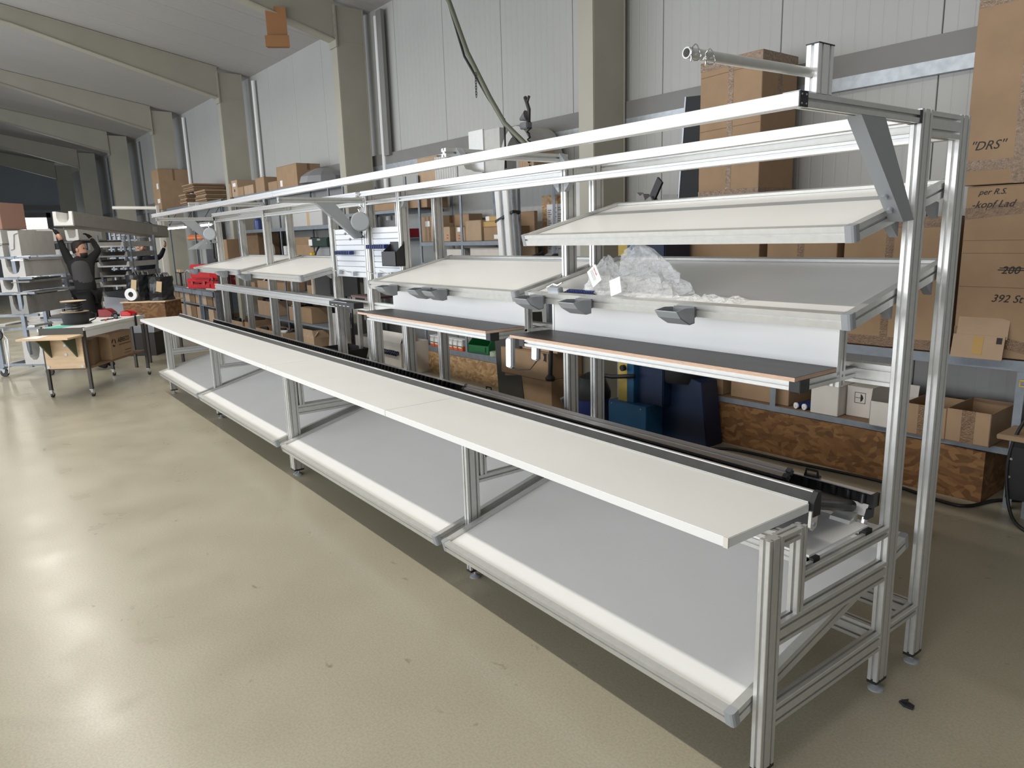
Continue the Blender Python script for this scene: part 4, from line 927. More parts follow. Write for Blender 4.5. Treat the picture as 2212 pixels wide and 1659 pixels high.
# screw pots and green bin on the low shelf
for i in range(7):
    lab = ['clear pot of orange granulate, first at the post end of the row', 'second clear pot of orange granulate from the post', 'third clear pot of orange granulate from the post', 'middle clear pot of orange granulate, plain without print', 'fifth clear pot of orange granulate from the post', 'sixth clear pot of orange granulate, next to last before the green bin', 'clear pot of orange granulate nearest the green bin'][i]
    t = thing('granulate_pot', lab, 'pot', wp(-8.30 + i * 0.128, 0.68, 0.423), (0, 0, ANG), 'clear pots on the low rack shelf')
    MB().box(-0.055, 0.055, -0.05, 0.05, 0.0, 0.06).build('contents', ORNG, t); MB().box(-0.058, 0.058, -0.052, 0.052, 0.06, 0.15).build('clear_body', mat('frosted_clear', (0.62, 0.62, 0.62), 0.25), t, bevel=0.008); MB().box(-0.06, 0.06, -0.055, 0.055, 0.15, 0.165).build('lid', WHITEP, t)
    if i != 3: MB().box(-0.05, 0.035, -0.0545, -0.0525, 0.035, 0.115).build('paper_label', PAPER, t); MB().box(-0.05, 0.035, -0.056, -0.0545, 0.055, 0.068).build('green_band', GREEN, t)
def bin_(label, loc, rz, w_, d_, h_, m, group=None, name='storage_bin', cat='bin'):
    t = thing(name, label, cat, loc, (0, 0, rz), group); th = 0.008; w2 = w_ / 2
    b_ = MB(); b_.box(-w2, w2, 0, d_, 0, th); b_.box(-w2, w2, d_ - th, d_, 0, h_); b_.box(-w2, w2, 0, th, 0, h_ * 0.45)
    for s in (-w2, w2 - th): b_.prism([(0, 0), (d_, 0), (d_, h_), (d_ * 0.35, h_), (0, h_ * 0.5)], (s, 0, 0), (0, 1, 0), (0, 0, 1), (th, 0, 0))
    b_.build('body', m, t); MB().box(-w2 * 0.7, w2 * 0.7, -0.012, 0.0, h_ * 0.12, h_ * 0.38).build('label_holder', m, t); return t
bin_('large green open-front storage bin beside the orange pots', wp(-7.12, 0.70, 0.423), ANG + 0.15, 0.42, 0.45, 0.26, GREEN)
t = thing('tape_roll', 'pale green tape roll in front of the green bin', 'tape', wp(-6.78, 0.66, 0.423), (0, 0, 0)); m_ = MB(); m_.ring([[V((r_ * math.cos(a), r_ * math.sin(a), z)) for r_, z in ((0.04, 0), (0.075, 0), (0.075, 0.06), (0.04, 0.06))] for a in [i * math.pi / 10 for i in range(20)]], closed=True); m_.build('roll', mat('pale_green', (0.45, 0.55, 0.42), 0.5), t, 0.6)
carton('small white carton beside the green bin on the low shelf', -6.62, -6.42, 0.66, 0.25, 0.423, 0.60, CARDW, 0)
# shelf-top objects over the perforated rack
t = thing('angle_profile', 'short silver angle profile standing on the rack top', 'profile', wp(-7.12, 0.62, 2.873), (0, 0, ANG)); m_ = MB(); m_.prism([(-0.15, 0), (0.18, 0), (0.18, 0.02), (-0.12, 0.02), (-0.12, 0.2), (-0.15, 0.2)], (0, 0, 0), (1, 0, 0), (0, 1, 0), (0, 0, 0.60)); m_.build('profile', ALU, t)
t = thing('white_channel', 'white channel profile standing on the rack top beside the arched cover', 'profile', wp(-6.78, 0.60, 2.873), (0, 0, ANG)); m_ = MB(); m_.prism([(-0.18, 0), (0.18, 0), (0.18, 0.1), (0.0, 0.1), (0.0, 0.03), (-0.18, 0.03)], (0, 0, 0), (1, 0, 0), (0, 1, 0), (0, 0, 0.58)); m_.build('profile', FOAM, t)
t = thing('arched_cover', 'white arched plastic cover standing open on the rack top', 'cover', wp(-6.25, 0.62, 2.873), (0, 0, ANG))
pts = [(0.36 * math.cos(a), 0.55 * math.sin(a)) for a in [i * math.pi / 16 for i in range(17)]]; pin = [(0.25 * math.cos(a), 0.44 * math.sin(a)) for a in [i * math.pi / 16 for i in range(17)]]
m_ = MB(); m_.prism(pts + pin[::-1], (0, 0, 0), (1, 0, 0), (0, 0, 1), (0, 0.5, 0)); m_.build('arch', FOAM, t); MB().box(-0.30, 0.30, 0.35, 0.40, 0, 0.35).build('inner_plate', FOAMG, t)
G6 = 'foam blocks on the rack top shelf'
carton('brown carton scrawled with a drawn face on the rack top', -8.55, -8.0, 0.68, 0.4, 2.873, 3.24, CARDP, 0, None); 
for i, (x0, x1, z1, m, lab) in enumerate(((-7.95, -7.40, 3.20, FOAM, 'ribbed white foam block on the rack top, next to the scrawled carton'), (-7.36, -6.80, 3.16, FOAM, 'white foam block with a curved cut on the rack top'), (-6.05, -5.75, 3.12, CARDP, 'narrow pale block on the rack top under the arched cover'))):
    t = thing('foam_block', lab, 'foam', wp((x0 + x1) / 2, 0.75, 2.873), (0, 0, ANG), G6); W_ = x1 - x0; H = z1 - 2.873
    if i == 1: m_ = MB(); m_.prism([(-W_ / 2, 0), (W_ / 2, 0), (W_ / 2, 0.03), (0.1, 0.05), (0.02, 0.08), (-0.10, 0.10), (-0.16, 0.18), (-0.18, H), (-W_ / 2, H)], (0, 0, 0), (1, 0, 0), (0, 0, 1), (0, 0.35, 0)); m_.build('block', m, t)
    else:
        m_ = MB(); m_.box(-W_ / 2, W_ / 2, 0.004, 0.35, 0, H); m_.build('block', m, t)
        m_ = MB(); n = 9
        for j in range(n): m_.box(-W_ / 2 + j * W_ / n, -W_ / 2 + (j + 0.6) * W_ / n, 0, 0.006, 0, H)
        tag(m_.build('ribs', m, t), kind='stuff')
# cable boom hanging from the roof, chain, tied dark tools
m_ = MB(); pts = [wp(-7.35, 1.1, 5.6), wp(-7.03, 1.0, 5.0), wp(-6.75, 0.95, 4.35), wp(-6.35, 0.92, 3.75), wp(-6.10, 0.9, 3.42), wp(-5.85, 0.85, 3.20), wp(-5.55, 0.8, 2.95)]
t = thing('cable_boom', 'slanting pole with bundled cables running down to the rack top', 'pole', pts[2]); o = m_.tube(pts, 0.030, 8) and m_.build('pole', mat('olive_grey', (0.16, 0.165, 0.12), 0.5), t, True); o.location = -V(pts[2])
m_ = MB(); q_ = [V(p) + V((-0.045 + 0.03 * math.sin(i * 2.1), 0, 0.03 * math.cos(i * 1.7))) for i, p in enumerate(pts)]; m_.tube(q_, 0.016, 6); o = m_.build('cable', BLACK, t, True); o.location = -V(pts[2])
m_ = MB(); m_.tube([wp(-6.23, 0.8, 3.50), wp(-6.23, 0.8, 2.9)], 0.012, 6); o = m_.build('drop_cable', BLACK, t, True); o.location = -V(pts[2])
t = thing('chain', 'short hanging chain beside the slanting pole', 'chain', wp(-6.55, 0.98, 3.80)); lk = None
for i in range(9):
    m_ = MB(); m_.tube([V((0.012 * math.cos(a), 0, 0.024 * math.sin(a))) for a in [k * math.pi / 6 for k in range(12)]], 0.004, 5, True)
    if lk is None: lk = m_.build('link', STEELD, t, True); lk.location = (0, 0, 0.032 * i)
    else: inst(lk, t, (0, 0, 0.032 * i), (0, 0, (i % 2) * math.pi / 2))
t = thing('hanging_tool', 'dark tool with a cone head and coiled cable hung on the wall', 'tool', wp(-5.85, 0.75, 3.2))
m_ = MB(); m_.cyl((0, 0, 0.28), (-0.10, -0.03, 0.25), 0.07, 12, 0.015); m_.build('cone', GREYD, t, 0.6); MB().box(-0.09, 0.05, -0.05, 0.04, 0.13, 0.21).build('body', GREYD, t, bevel=0.01)
m_ = MB(); m_.tube([(0.03, 0, 0.2), (0.04, 0, 0.35), (0.0, 0, 0.44), (-0.03, 0, 0.50)], 0.022, 6); m_.tube([(0.0, 0, 0.42), (0.05, 0, 0.50)], 0.016, 6); m_.build('strap', STEELD, t, True)
pts = [V((0.05 * math.sin(i * 1.9) + 0.03, 0.04 * math.cos(i * 2.3), 0.14 - i * 0.022)) for i in range(24)]; m_ = MB(); m_.tube(pts, 0.010, 5); m_.build('coiled_cable', BLACK, t, True)
# carton mid floor between the posts, tie cable
t = open_box('open white carton of small packets with a navy coil hung over it', -9.10, -8.42, 1.22, 0.5, 0.0, 0.50, CARDW, (('f', -25),))
for i in range(6): MB().box(-0.28 + i * 0.09, -0.20 + i * 0.09, -0.15, 0.1, 0.36, 0.50 + 0.03 * (i % 3)).build('packet', [CARDP, PAPER, CARD][i % 3], t)
pts = [V(wp(-9.0 + i * 0.012, 1.26, 0.34 + 0.035 * math.sin(i * 1.3))) + V((0, 0.03 * math.cos(i * 1.3), 0)) for i in range(46)]
m_ = MB(); m_.tube(pts, 0.012, 5); tag(m_.build('coiled_hose', BLUED, None, True), 'navy coiled air hose in front of the open white carton', 'hose')

# ------------------------------------------------------------------ cartons along the far racks
GT = 'cartons on the far rack top'
t = carton('tall dark carton on the rack top, seen end-on, with white labels', -23.7, -22.9, 0.92, 0.88, 3.145, 4.32, CARD, 1); patch(t, 0.18, 0.68, 0.2, 0.16); patch(t, 0.15, 0.25, 0.3, 0.12)
for i, (x0, x1, d, z0, z1, lab) in enumerate(((-20.4, -19.45, 0.9, 3.46, 3.66, 'upper stack of flat carton blanks on the rack top'), (-20.9, -20.27, 0.88, 3.145, 3.44, 'lower stack of flat carton blanks, beside the tall dark carton'), (-19.5, -18.6, 0.85, 3.145, 3.45, 'stack of flat carton blanks nearest the second column on the rack top'))):
    t = thing('carton_blanks', lab, 'cardboard', wp((x0 + x1) / 2, d - 0.4, z0), (0, 0, ANG), 'stacks of flat carton blanks')
    n = 6; hh = (z1 - z0) / n
    for j in range(n):
        MB().box(-(x1 - x0) / 2 - 0.03 * (j % 2), (x1 - x0) / 2 + 0.02 * (j % 3), -0.40 - 0.02 * (j % 3), 0.4, j * hh, (j + 0.85) * hh).build('blank', [CARDD, CARD][j % 2], t)
t = carton('slim upright carton on the rack top, beside the second column', -17.1, -16.86, 0.78, 0.5, 3.145, 3.47, CARD, 0, GT)
t = carton('pale carton with a printed round mark on the rack top', -16.80, -16.40, 0.78, 0.45, 3.145, 3.52, CARDP, 0, GT); patch(t, 0.0, 0.27, 0.2, 0.08); patch(t, 0.0, 0.14, 0.06, 0.06, INK, 'printed_mark')
carton('low carton on the rack top, first of the pair before the posts', -16.35, -15.95, 0.80, 0.4, 3.145, 3.34, CARD, 0, GT)
carton('low carton on the rack top, second of the pair before the posts', -15.90, -15.30, 0.80, 0.4, 3.145, 3.34, CARDP, 0, GT)
carton('middling carton on the rack top left of the second largest one', -15.25, -14.72, 0.76, 0.4, 3.145, 3.46, CARD, 0, GT)
carton('small carton on the rack top before the largest one', -14.60, -14.1, 0.72, 0.4, 3.145, 3.33, CARD, 0, GT)
t = carton('largest brown carton on the rack top, in front of the bright wall panel', -13.98, -12.92, 0.76, 0.50, 3.145, 3.58, CARD, 1, GT); patch(t, -0.30, 0.1, 0.12, 0.12)
t = thing('plastic_cover', 'crumpled grey plastic cover heaped on the rack top by the column', 'cover', wp(-12.2, 0.5, 3.145))
m_ = MB(); m_.lathe([(0.5, 0), (0.46, 0.12), (0.34, 0.20), (0.18, 0.27), (0, 0.29)], (0, 0, 0), 11); m_.build('sheet', mat('grey_sheet', (0.25, 0.25, 0.26), 0.4), t)
GB = 'cartons on the shelves behind the far uprights'
rows = [(-17.35, -16.5, 0.78, 1.05, 1.25, 'low'), ]
GLs = [
 (-16.45, -15.95, 0.76, 1.002, 1.16, CARD, 0, 'low brown carton on the bench-height shelf, first behind the far uprights'),
 (-15.70, -14.94, 0.78, 1.002, 1.22, CARDP, 1, 'striped open carton of black and white parts on the bench-height shelf'),
 (-14.7, -14.1, 0.70, 1.002, 1.20, CARD, 0, 'dark brown carton on the bench-height shelf behind the middle far uprights'),
 (-12.95, -12.35, 0.74, 1.002, 1.20, CARD, 1, 'torn open carton on the bench-height shelf next to the black monitor'),
 (-15.76, -14.97, 0.80, 0.422, 0.76, CARDP, 1, 'pale open carton on the lower shelf with black parts in it'),
 (-13.95, -13.40, 0.80, 0.422, 0.72, CARDP, 1, 'pale open carton on the lower shelf behind the middle far uprights'),
 (-13.30, -12.75, 0.78, 0.422, 0.74, CARD, 0, 'plain brown carton on the lower shelf beside the leaning grey plank'),
 (-17.5, -16.3, 1.02, 0.0, 0.22, CARD, 1, 'wide open carton on the floor with black parts, farthest behind the uprights'),
 (-16.2, -15.45, 1.00, 0.0, 0.24, CARD, 1, 'open carton of black parts on the floor, second from the far uprights'),
 (-15.3, -13.5, 1.12, 0.0, 0.20, CARDP, 1, 'long open carton of black and white parts on the floor behind the rollers'),
 (-12.95, -12.15, 1.02, 0.0, 0.21, CARDP, 2, 'open flapped carton on the floor beside the leaning grey plank')]
rnd = random.Random(4)
for x0, x1, d, z0, z1, m, k, lab in GLs:
    if k == 0: carton(lab, x0, x1, d, 0.4, z0, z1, m, 0, GB); continue
    t = open_box(lab, x0, x1, d, 0.5, z0, z1, m, (('f', -40), ('r', -25)) if k == 2 else (('l', -30),), GB)
    for j in range(7):
        W_ = x1 - x0; px = rnd.uniform(-W_ / 2 + 0.1, W_ / 2 - 0.1); py = rnd.uniform(-0.15, 0.15); pz = (z1 - z0)
        M = Matrix.Translation((px, py, pz - 0.03)) @ Matrix.Rotation(rnd.uniform(-1, 1), 4, 'Z') @ Matrix.Rotation(rnd.uniform(-0.6, 0.6), 4, 'X')
        MB().box(-0.09, 0.09, -0.05, 0.05, -0.12, 0.05, M).build('packed_part', [BLACK, BLACK, BLACKM, WHITEP][j % 4], t, bevel=0.01)
# shelves at eye height behind the far uprights
carton('tall dark brown carton on the middle shelf behind the far uprights', -16.43, -15.5, 0.74, 0.5, 1.683, 2.30, CARDD, 0, GB)
carton('brown figure-printed carton at the far end of the middle shelf', -17.35, -16.75, 1.05, 0.4, 1.68, 2.17, CARD, 0, GB); 
MB().box(-0.4, 0.4, 0.0, 0.4, 0.0, 0.03)
t = thing('white_case', 'white case with a tan stripe on the upper shelf behind the tool panel', 'case', wp(-12.9, 0.45, 2.362), (0, 0, ANG)); MB().box(-0.75, 0.75, -0.2, 0.2, 0, 0.36).build('body', mat('pale_case', (0.55, 0.55, 0.54), 0.5), t, bevel=0.01); MB().box(0.02, 0.14, -0.203, -0.2, 0, 0.36).build('stripe', mat('tan_stripe', (0.55, 0.38, 0.2), 0.6), t)
open_box('open brown carton with clear film on the shelf under the white case', -13.45, -12.55, 0.70, 0.5, 1.683, 2.0, CARD, (('f', 20), ('l', -20)))
t = thing('bench_drill', 'dark green bench drill with a grey front plate on the middle shelf', 'machine', wp(-12.15, 0.62, 1.683), (0, 0, ANG))
MB().box(-0.42, 0.42, -0.16, 0.25, 0.27, 0.45).build('head', mat('bottle_green', (0.03, 0.05, 0.045), 0.4), t, bevel=0.02); MB().box(-0.30, 0.36, -0.10, 0.1, 0.0, 0.27).build('front_plate', GREYP, t, bevel=0.006)
MB().tube([(0.08, -0.18, 0.28), (0.06, -0.24, 0.18), (0.02, -0.26, 0.05)], 0.018, 8).build('feed_lever', BLACK, t, True); MB().cyl((-0.35, -0.17, 0.12), (-0.35, -0.10, 0.12), 0.05, 14).build('switch', YELB, t); MB().box(-0.42, -0.26, -0.166, -0.16, 0.30, 0.42).build('paper_label', PAPER, t); MB().box(-0.02, 0.12, -0.166, -0.16, 0.395, 0.43).build('plate', GREYP, t)
t = thing('cable_reel_disc', 'pale round reel standing on the middle shelf between the far uprights', 'reel', wp(-15.0, 0.72, 1.683)); m_ = MB(); m_.cyl((0, 0, 0.19), (0, 0.1, 0.19), 0.19, 20); m_.build('disc', FOAM, t, 0.6); m_ = MB(); m_.cyl((0, -0.01, 0.19), (0, 0.0, 0.19), 0.05, 12); m_.build('hub', GREYD, t)
for i, (x, z0, h_, m, lab) in enumerate(((-14.35, 1.683, 0.30, WHITEP, 'white cylinder on the middle shelf beside the pale reel'), (-14.1, 2.362, 0.3, GREYD, 'dark grey canister on the upper shelf before the white case'), (-15.9, 2.362, 0.26, mat('blue_bottle', (0.05, 0.08, 0.25), 0.3), 'blue bottle on the upper shelf behind the far uprights'))):
    t = thing('canister', lab, 'canister', wp(x, 0.55, z0)); m_ = MB(); m_.lathe([(0, 0), (0.09, 0), (0.09, h_ * 0.8), (0.05, h_), (0, h_)], (0, 0, 0), 14); m_.build('body', m, t, 0.6)
t = thing('folded_tarpaulin', 'black and white folded sheeting hanging behind the farthest uprights', 'sheet', wp(-17.7, 1.0, 1.7), (0, 0, ANG))
for i in range(6): MB().prism([(-0.35 + 0.11 * i, 0), (-0.27 + 0.11 * i, 0), (-0.22 + 0.11 * i, 0.85), (-0.33 + 0.11 * i, 0.85)], (0, 0.02 * (i % 2), 0), (1, 0, 0), (0, 0, 1), (0, 0.03, 0)).build('fold', [BLACKM, FOAMG][i % 2], t)
MB().box(-0.4, 0.4, 0.05, 0.08, -1.7, 0.9).build('stand', STEELD, t)
# monitor area and leaning plank by the tool panels
t = thing('monitor', 'black flat monitor standing behind the tool panels', 'monitor', wp(-10.1, 1.3, 1.05), (0, 0, ANG)); MB().box(-0.50, 0.55, 0, 0.05, 0.10, 0.62).build('screen', BLACK, t, bevel=0.006); MB().box(-0.2, 0.2, -0.1, 0.15, 0.0, 0.02).build('foot', BLACK, t); MB().box(-0.04, 0.04, 0.02, 0.05, 0.02, 0.15).build('stem', BLACK, t)
MB().box(-0.7, 0.7, -0.25, 0.25, -0.04, 0).build('desk_top', BOARDG, t); MB().box(-0.62, -0.56, -0.03, 0.03, -1.05, -0.04).build('leg', ALU, t); MB().box(0.5, 0.56, -0.03, 0.03, -1.05, -0.04).build('leg', ALU, t)
for i in range(3): tag(MB().box(0, 0.03, -0.2, 0.25, 0.0, 0.46).build('upright_panel', [FOAM, CARDP, GREYD][i]), ['pale sheet standing edge-on left of the black monitor', 'tan sheet standing edge-on left of the black monitor', 'dark sheet standing edge-on beside the black monitor'][i], 'sheet', 'sheets standing beside the monitor').location = wp(-10.78 + i * 0.055, 1.35, 1.05)
t = thing('leaning_plank', 'weathered grey double plank leaning, with a round hole', 'plank', wp(-11.05, 1.05, 0.0), (math.radians(-10), math.radians(-4), ANG))
MB().box(-0.42, -0.10, 0, 0.03, 0, 0.78).build('plank', mat('weathered_grey', (0.36, 0.35, 0.34), 0.7, 0, 0.2, 5), t); MB().box(-0.09, 0.0, 0.012, 0.03, 0, 0.78).build('strip', GREYP, t); MB().box(0.0, 0.40, 0, 0.03, 0, 0.78).build('plank', mat('weathered_grey', (0.36, 0.35, 0.34), 0.7), t)
MB().cyl((-0.03, -0.004, 0.38), (-0.03, 0.012, 0.38), 0.045, 14).build('hole', BLACKM, t)
t = thing('cream_post', 'short cream square post standing left of the white carton on the floor', 'post', wp(-10.55, 1.15, 0), (0, 0, ANG)); MB().box(-0.10, 0.10, 0, 0.1, 0, 0.95).build('tube', CREAMW, t); MB().box(-0.12, 0.12, -0.02, 0.12, 0.95, 0.96).build('cap', CREAMW, t)
t = thing('black_tub', 'black plastic tub on the floor in front of the cream post', 'tub', wp(-9.75, 1.5, 0)); m_ = MB(); m_.ring([[V((sx * a, sy * b_, z)) for sx, sy in ((-1, -1), (1, -1), (1, 1), (-1, 1))] for a, b_, z in ((0.28, 0.18, 0), (0.38, 0.24, 0.34), (0.36, 0.22, 0.34), (0.27, 0.17, 0.02))]); m_.build('body', BLACK, t)
MB().box(-0.12, 0.12, -0.02, 0.02, 0.30, 0.36).build('grip', BLACK, t)
carton('grey carton standing behind the black tub', -10.3, -9.4, 1.05, 0.3, 0.0, 0.45, CARDG, 0)
carton('tan carton lying on the shelf over the tool panel', -9.95, -9.25, 0.78, 0.4, 2.522, 2.74, CARD, 0, rz=0.25)
carton('red boxed goods on the shelf right of the tool panel', -9.3, -8.9, 0.7, 0.3, 2.083, 2.22, mat('red_box', (0.35, 0.03, 0.04), 0.6), 0)
t = thing('hanging_sheet', 'white printed sheet hanging beside the upright right of the tool panel', 'paper', wp(-8.93, 0.82, 1.75), (0, 0.05, ANG)); MB().box(-0.09, 0.10, 0, 0.003, 0, 0.52).build('sheet', PAPER, t)
f = MB()
for i in range(8): f.box(-0.06, 0.05, -0.0012, 0.0, 0.1 + i * 0.045, 0.108 + i * 0.045)
f.build('print_lines', mat('grey_ink', (0.25, 0.25, 0.28), 0.8), t)

# ------------------------------------------------------------------ far workstation
t = thing('drawer_workbench', 'grey workbench with a ribbed drawer front and file boxes beneath', 'workbench', wp(-20.9, 0.55, 0), (0, 0, 0.016))
MB().box(-2.7, 2.4, -0.38, 0.35, 0.83, 0.87).build('worktop', mat('grey_worktop', (0.16, 0.155, 0.16), 0.45), t)
for i in range(5): MB().box(-2.68 + i * 1.0, -1.72 + i * 1.0, -0.40, -0.36, 0.70, 0.825).build('drawer', STEELB, t, bevel=0.006)
m_ = None
for x in (-2.66, -0.9, 0.8, 2.36): MB().box(x, x + 0.05, -0.37, 0.3, 0, 0.83).build('leg', STEELB, t)
MB().box(-2.66, 2.4, -0.35, 0.3, 0.40, 0.42).build('shelf', STEELB, t)
k = 0
for lev, z in (('upper', 0.422), ('lower', 0.0)):
    for i in range(9):
        if rnd.random() < 0.1: continue
        x = -2.5 + i * 0.55; k += 1
        carton('tan file box on the %s level of the drawer workbench' % lev, -20.9 + x, -20.9 + x + 0.46, 0.86, 0.34, z, z + (0.25 if lev == 'upper' else 0.33), [CARD, CARDP, CARDD][k % 3], 0, 'file boxes on the %s level of the drawer workbench' % lev, seam=False, name='file_box')
def case(label, x, d, z, L, W_, h_, m, rz):
    t = thing('tool_case', label, 'case', wp(x, d, z), (0, 0, rz)); MB().box(-L / 2, L / 2, -W_ / 2, W_ / 2, 0, h_ * 0.55).build('base', m, t, bevel=0.03); MB().box(-L / 2, L / 2, -W_ / 2, W_ / 2, h_ * 0.57, h_).build('lid', m, t, bevel=0.03)
    MB().tube([(-0.1, -W_ / 2, h_ * 0.5), (-0.1, -W_ / 2 - 0.05, h_ * 0.5), (0.1, -W_ / 2 - 0.05, h_ * 0.5), (0.1, -W_ / 2, h_ * 0.5)], 0.014, 6).build('handle', BLACK, t)
    for s in (-0.25, 0.25): MB().box(s * L - 0.04, s * L + 0.04, -W_ / 2 - 0.015, -W_ / 2, h_ * 0.35, h_ * 0.7).build('latch', mat('red_latch', (0.4, 0.05, 0.05), 0.4), t)
    return t
case('red tool case lying lowest on the drawer workbench', -20.1, 0.70, 0.872, 0.9, 0.5, 0.28, RED, 0.5)
case('large red tool case stacked crosswise on top of the lowest one', -19.7, 0.62, 1.155, 1.1, 0.5, 0.38, RED, 0.5)
case('red tool case at the upright end of the drawer workbench', -18.85, 0.60, 0.872, 0.6, 0.4, 0.50, RED, 0.3)
t = thing('hand_saw', 'grey framed hand saw standing before the red tool cases', 'saw', wp(-20.5, 1.0, 0.872), (0, 0, 0.6)); MB().tube([(-0.15, 0, 0), (-0.15, 0, 0.42), (-0.05, 0, 0.50), (0.12, 0, 0.44), (0.14, 0, 0.0)], 0.022, 6).build('frame', STEEL, t, True); MB().box(-0.17, 0.16, -0.01, 0.01, 0, 0.03).build('blade', STEEL, t)
t = thing('white_tray', 'white tray with a raised lid lying on the drawer workbench', 'tray', wp(-18.9, 0.72, 0.872), (0, 0, 0.05)); MB().box(-0.40, 0.45, -0.2, 0.2, 0, 0.03).build('base', CREAMW, t); MB().box(-0.40, 0.2, 0.17, 0.2, 0.03, 0.14).build('lid', WHITEP, t)
t = thing('wood_blocks', 'small turned wooden blocks on a thin stand before the cream cabinet', 'blocks', wp(-22.0, 0.85, 0.872)); MB().box(-0.25, 0.25, -0.1, 0.1, 0.38, 0.40).build('plate', BLACKM, t); MB().cyl((0, 0, 0), (0, 0, 0.38), 0.03, 8).build('stem', BLACKM, t)
for s in (-0.12, 0.12): MB().box(s - 0.07, s + 0.07, -0.05, 0.05, 0.40, 0.48).build('block', PLY, t)
t = thing('steel_cabinet', 'tall cream steel cabinet below the lit tube lamp', 'cabinet', wp(-24.5, 0.95, 0), (0, 0, ANG + 1.50)); MB().box(-0.05, 0.75, -0.25, 0.25, 0, 2.50).build('body', CREAMW, t); MB().box(-0.02, 0.72, -0.262, -0.25, 0.08, 2.45).build('door', CREAMW, t, bevel=0.004); MB().box(0.05, 0.08, -0.28, -0.262, 1.2, 1.35).build('handle', GREYD, t)
t = thing('pipe_bundle', 'bundle of orange pipes on a high bracket right of the cream cabinet', 'pipes', wp(-20.6, 0.62, 2.20), (0, 0, 0.02))
for i in range(4): MB().cyl((-0.95, 0.05 * i, 0.05 + 0.05 * (i % 2)), (0.75, 0.05 * i, 0.05 + 0.05 * (i % 2)), 0.05, 10).build('pipe', ORANGE, t, 0.6)
MB().box(-0.9, 0.7, -0.05, 0.3, -0.03, 0.0).build('bracket', STEELB, t); MB().box(0.6, 0.66, 0.0, 0.3, -2.2, -0.03).build('bracket_leg', STEELB, t)
LV = mat('lamp_hood', (0.35, 0.35, 0.35), 0.5)
for x, L, lab in ((-21.2, 2.0, 'lit tube lamp hanging over the cream cabinet'), (-18.35, 0.95, 'lit tube lamp behind the far end of the bench, nearer the uprights')):
    t = thing('tube_lamp', lab, 'lamp', wp(x, 1.0, 2.55), (0, 0, ANG), 'lit tube lamps over the far workstation'); MB().box(-L / 2, L / 2, -0.05, 0.05, 0.02, 0.07).build('housing', LV, t); MB().cyl((-L / 2 + 0.05, -0.01, 0.0), (L / 2 - 0.05, -0.01, 0.0), 0.03, 10).build('tube', GLOW, t)
    for s in (-0.4, 0.4): MB().tube([(s * L, 0, 0.07), (s * L, 0.4, 0.65)], 0.008, 5).build('hanger', STEELD, t)
t = thing('pyramid_lamp', 'grey pyramid lamp shade hanging over the red tool cases', 'lamp', wp(-18.6, 0.9, 1.95)); m_ = MB(); m_.ring([[V((sx * a, sy * a, z)) for sx, sy in ((-1, -1), (1, -1), (1, 1), (-1, 1))] for a, z in ((0.46, 0.0), (0.06, 0.27), (0.05, 0.27), (0.44, 0.0))]); m_.build('shade', GREYP, t); MB().tube([(0, 0, 0.25), (0, 0, 0.8)], 0.01, 5).build('cord', BLACK, t)
t = thing('white_pipe', 'long white pipe on a bracket crossing in front of the far columns', 'pipe', (-21.25, 1.95, 3.11)); MB().cyl((-0.40, -0.50, 0.02), (0.32, 0.50, -0.02), 0.045, 10).build('pipe', CREAMW, t, 0.6); MB().box(0.28, 0.36, 0.45, 0.52, -3.1, 0.05).build('stand', CREAMW, t)

# ------------------------------------------------------------------ mobile table at the end of the bench
TA = math.atan2(0.60, -0.80)
mt = thing('mobile_work_table', 'steel framed work table on castors with a plywood end tray', 'table', (-10.25, -0.895, 0), (0, 0, TA))
# local x: along the long side, local y: towards -(short side)
TL, TW = 1.66, 0.62
MB().box(-0.02, TL + 0.05, -0.01, TW + 0.02, 0.945, 0.985).build('table_top', BOARDG, mt); MB().box(0.04, TL, -0.005, 0.01, 0.845, 0.945).build('apron', BOARDG, mt); MB().box(-0.025, 0.0, 0.0, TW, 0.90, 0.99).build('end_rail', STEELD, mt)
for x in (0.0, TL - 0.03):
    for y in (0.0, TW - 0.04):
        lg = MB().box(x, x + 0.04, y, y + 0.04, 0.11, 0.99).build('leg', STEELD, mt)
        MB().box(x - 0.005, x + 0.045, y - 0.005, y + 0.045, 0.10, 0.11).build('castor_plate', STEEL, lg); MB().prism([(-0.02, 0.10), (0.02, 0.10), (0.035, 0.05), (0.0, 0.03), (-0.01, 0.05)], (x + 0.02, y + 0.004, 0), (1, 0, 0), (0, 0, 1), (0, 0.03, 0)).build('castor_fork', CHROME, lg); MB().cyl((x + 0.035, y + 0.006, 0.036), (x + 0.035, y + 0.03, 0.036), 0.036, 14).build('castor_wheel', BLACK, lg)
MB().box(0.02, TL, 0.03, TW - 0.02, 0.395, 0.415).build('lower_shelf', CARDD, mt)
MB().box(-0.03, -0.012, 0.04, TW - 0.04, 0.42, 0.90).build('end_panel', PLY, mt)
m_ = MB()
for y, z in ((0.28, 0.62), (0.28, 0.75), (0.07, 0.45), (TW - 0.07, 0.45)): m_.cyl((-0.036, y, z), (-0.03, y, z), 0.02, 10)
m_.build('washers', STEEL, mt)
MB().box(-0.40, -0.03, 0.0, TW + 0.08, 0.87, 0.895).build('side_tray', PLY, mt)
for y in (0.12, 0.48): m_ = MB(); m_.prism([(-0.03, 0.87), (-0.33, 0.87), (-0.03, 0.58)], (0, y, 0), (1, 0, 0), (0, 0, 1), (0, 0.018, 0)); m_.build('tray_bracket', OLIVE, mt)
def TP(x, y, z): return mt.matrix_basis @ V((x, y, z)) if False else V((-10.25 + math.cos(TA) * x - math.sin(TA) * y, -0.895 + math.sin(TA) * x + math.cos(TA) * y, z))
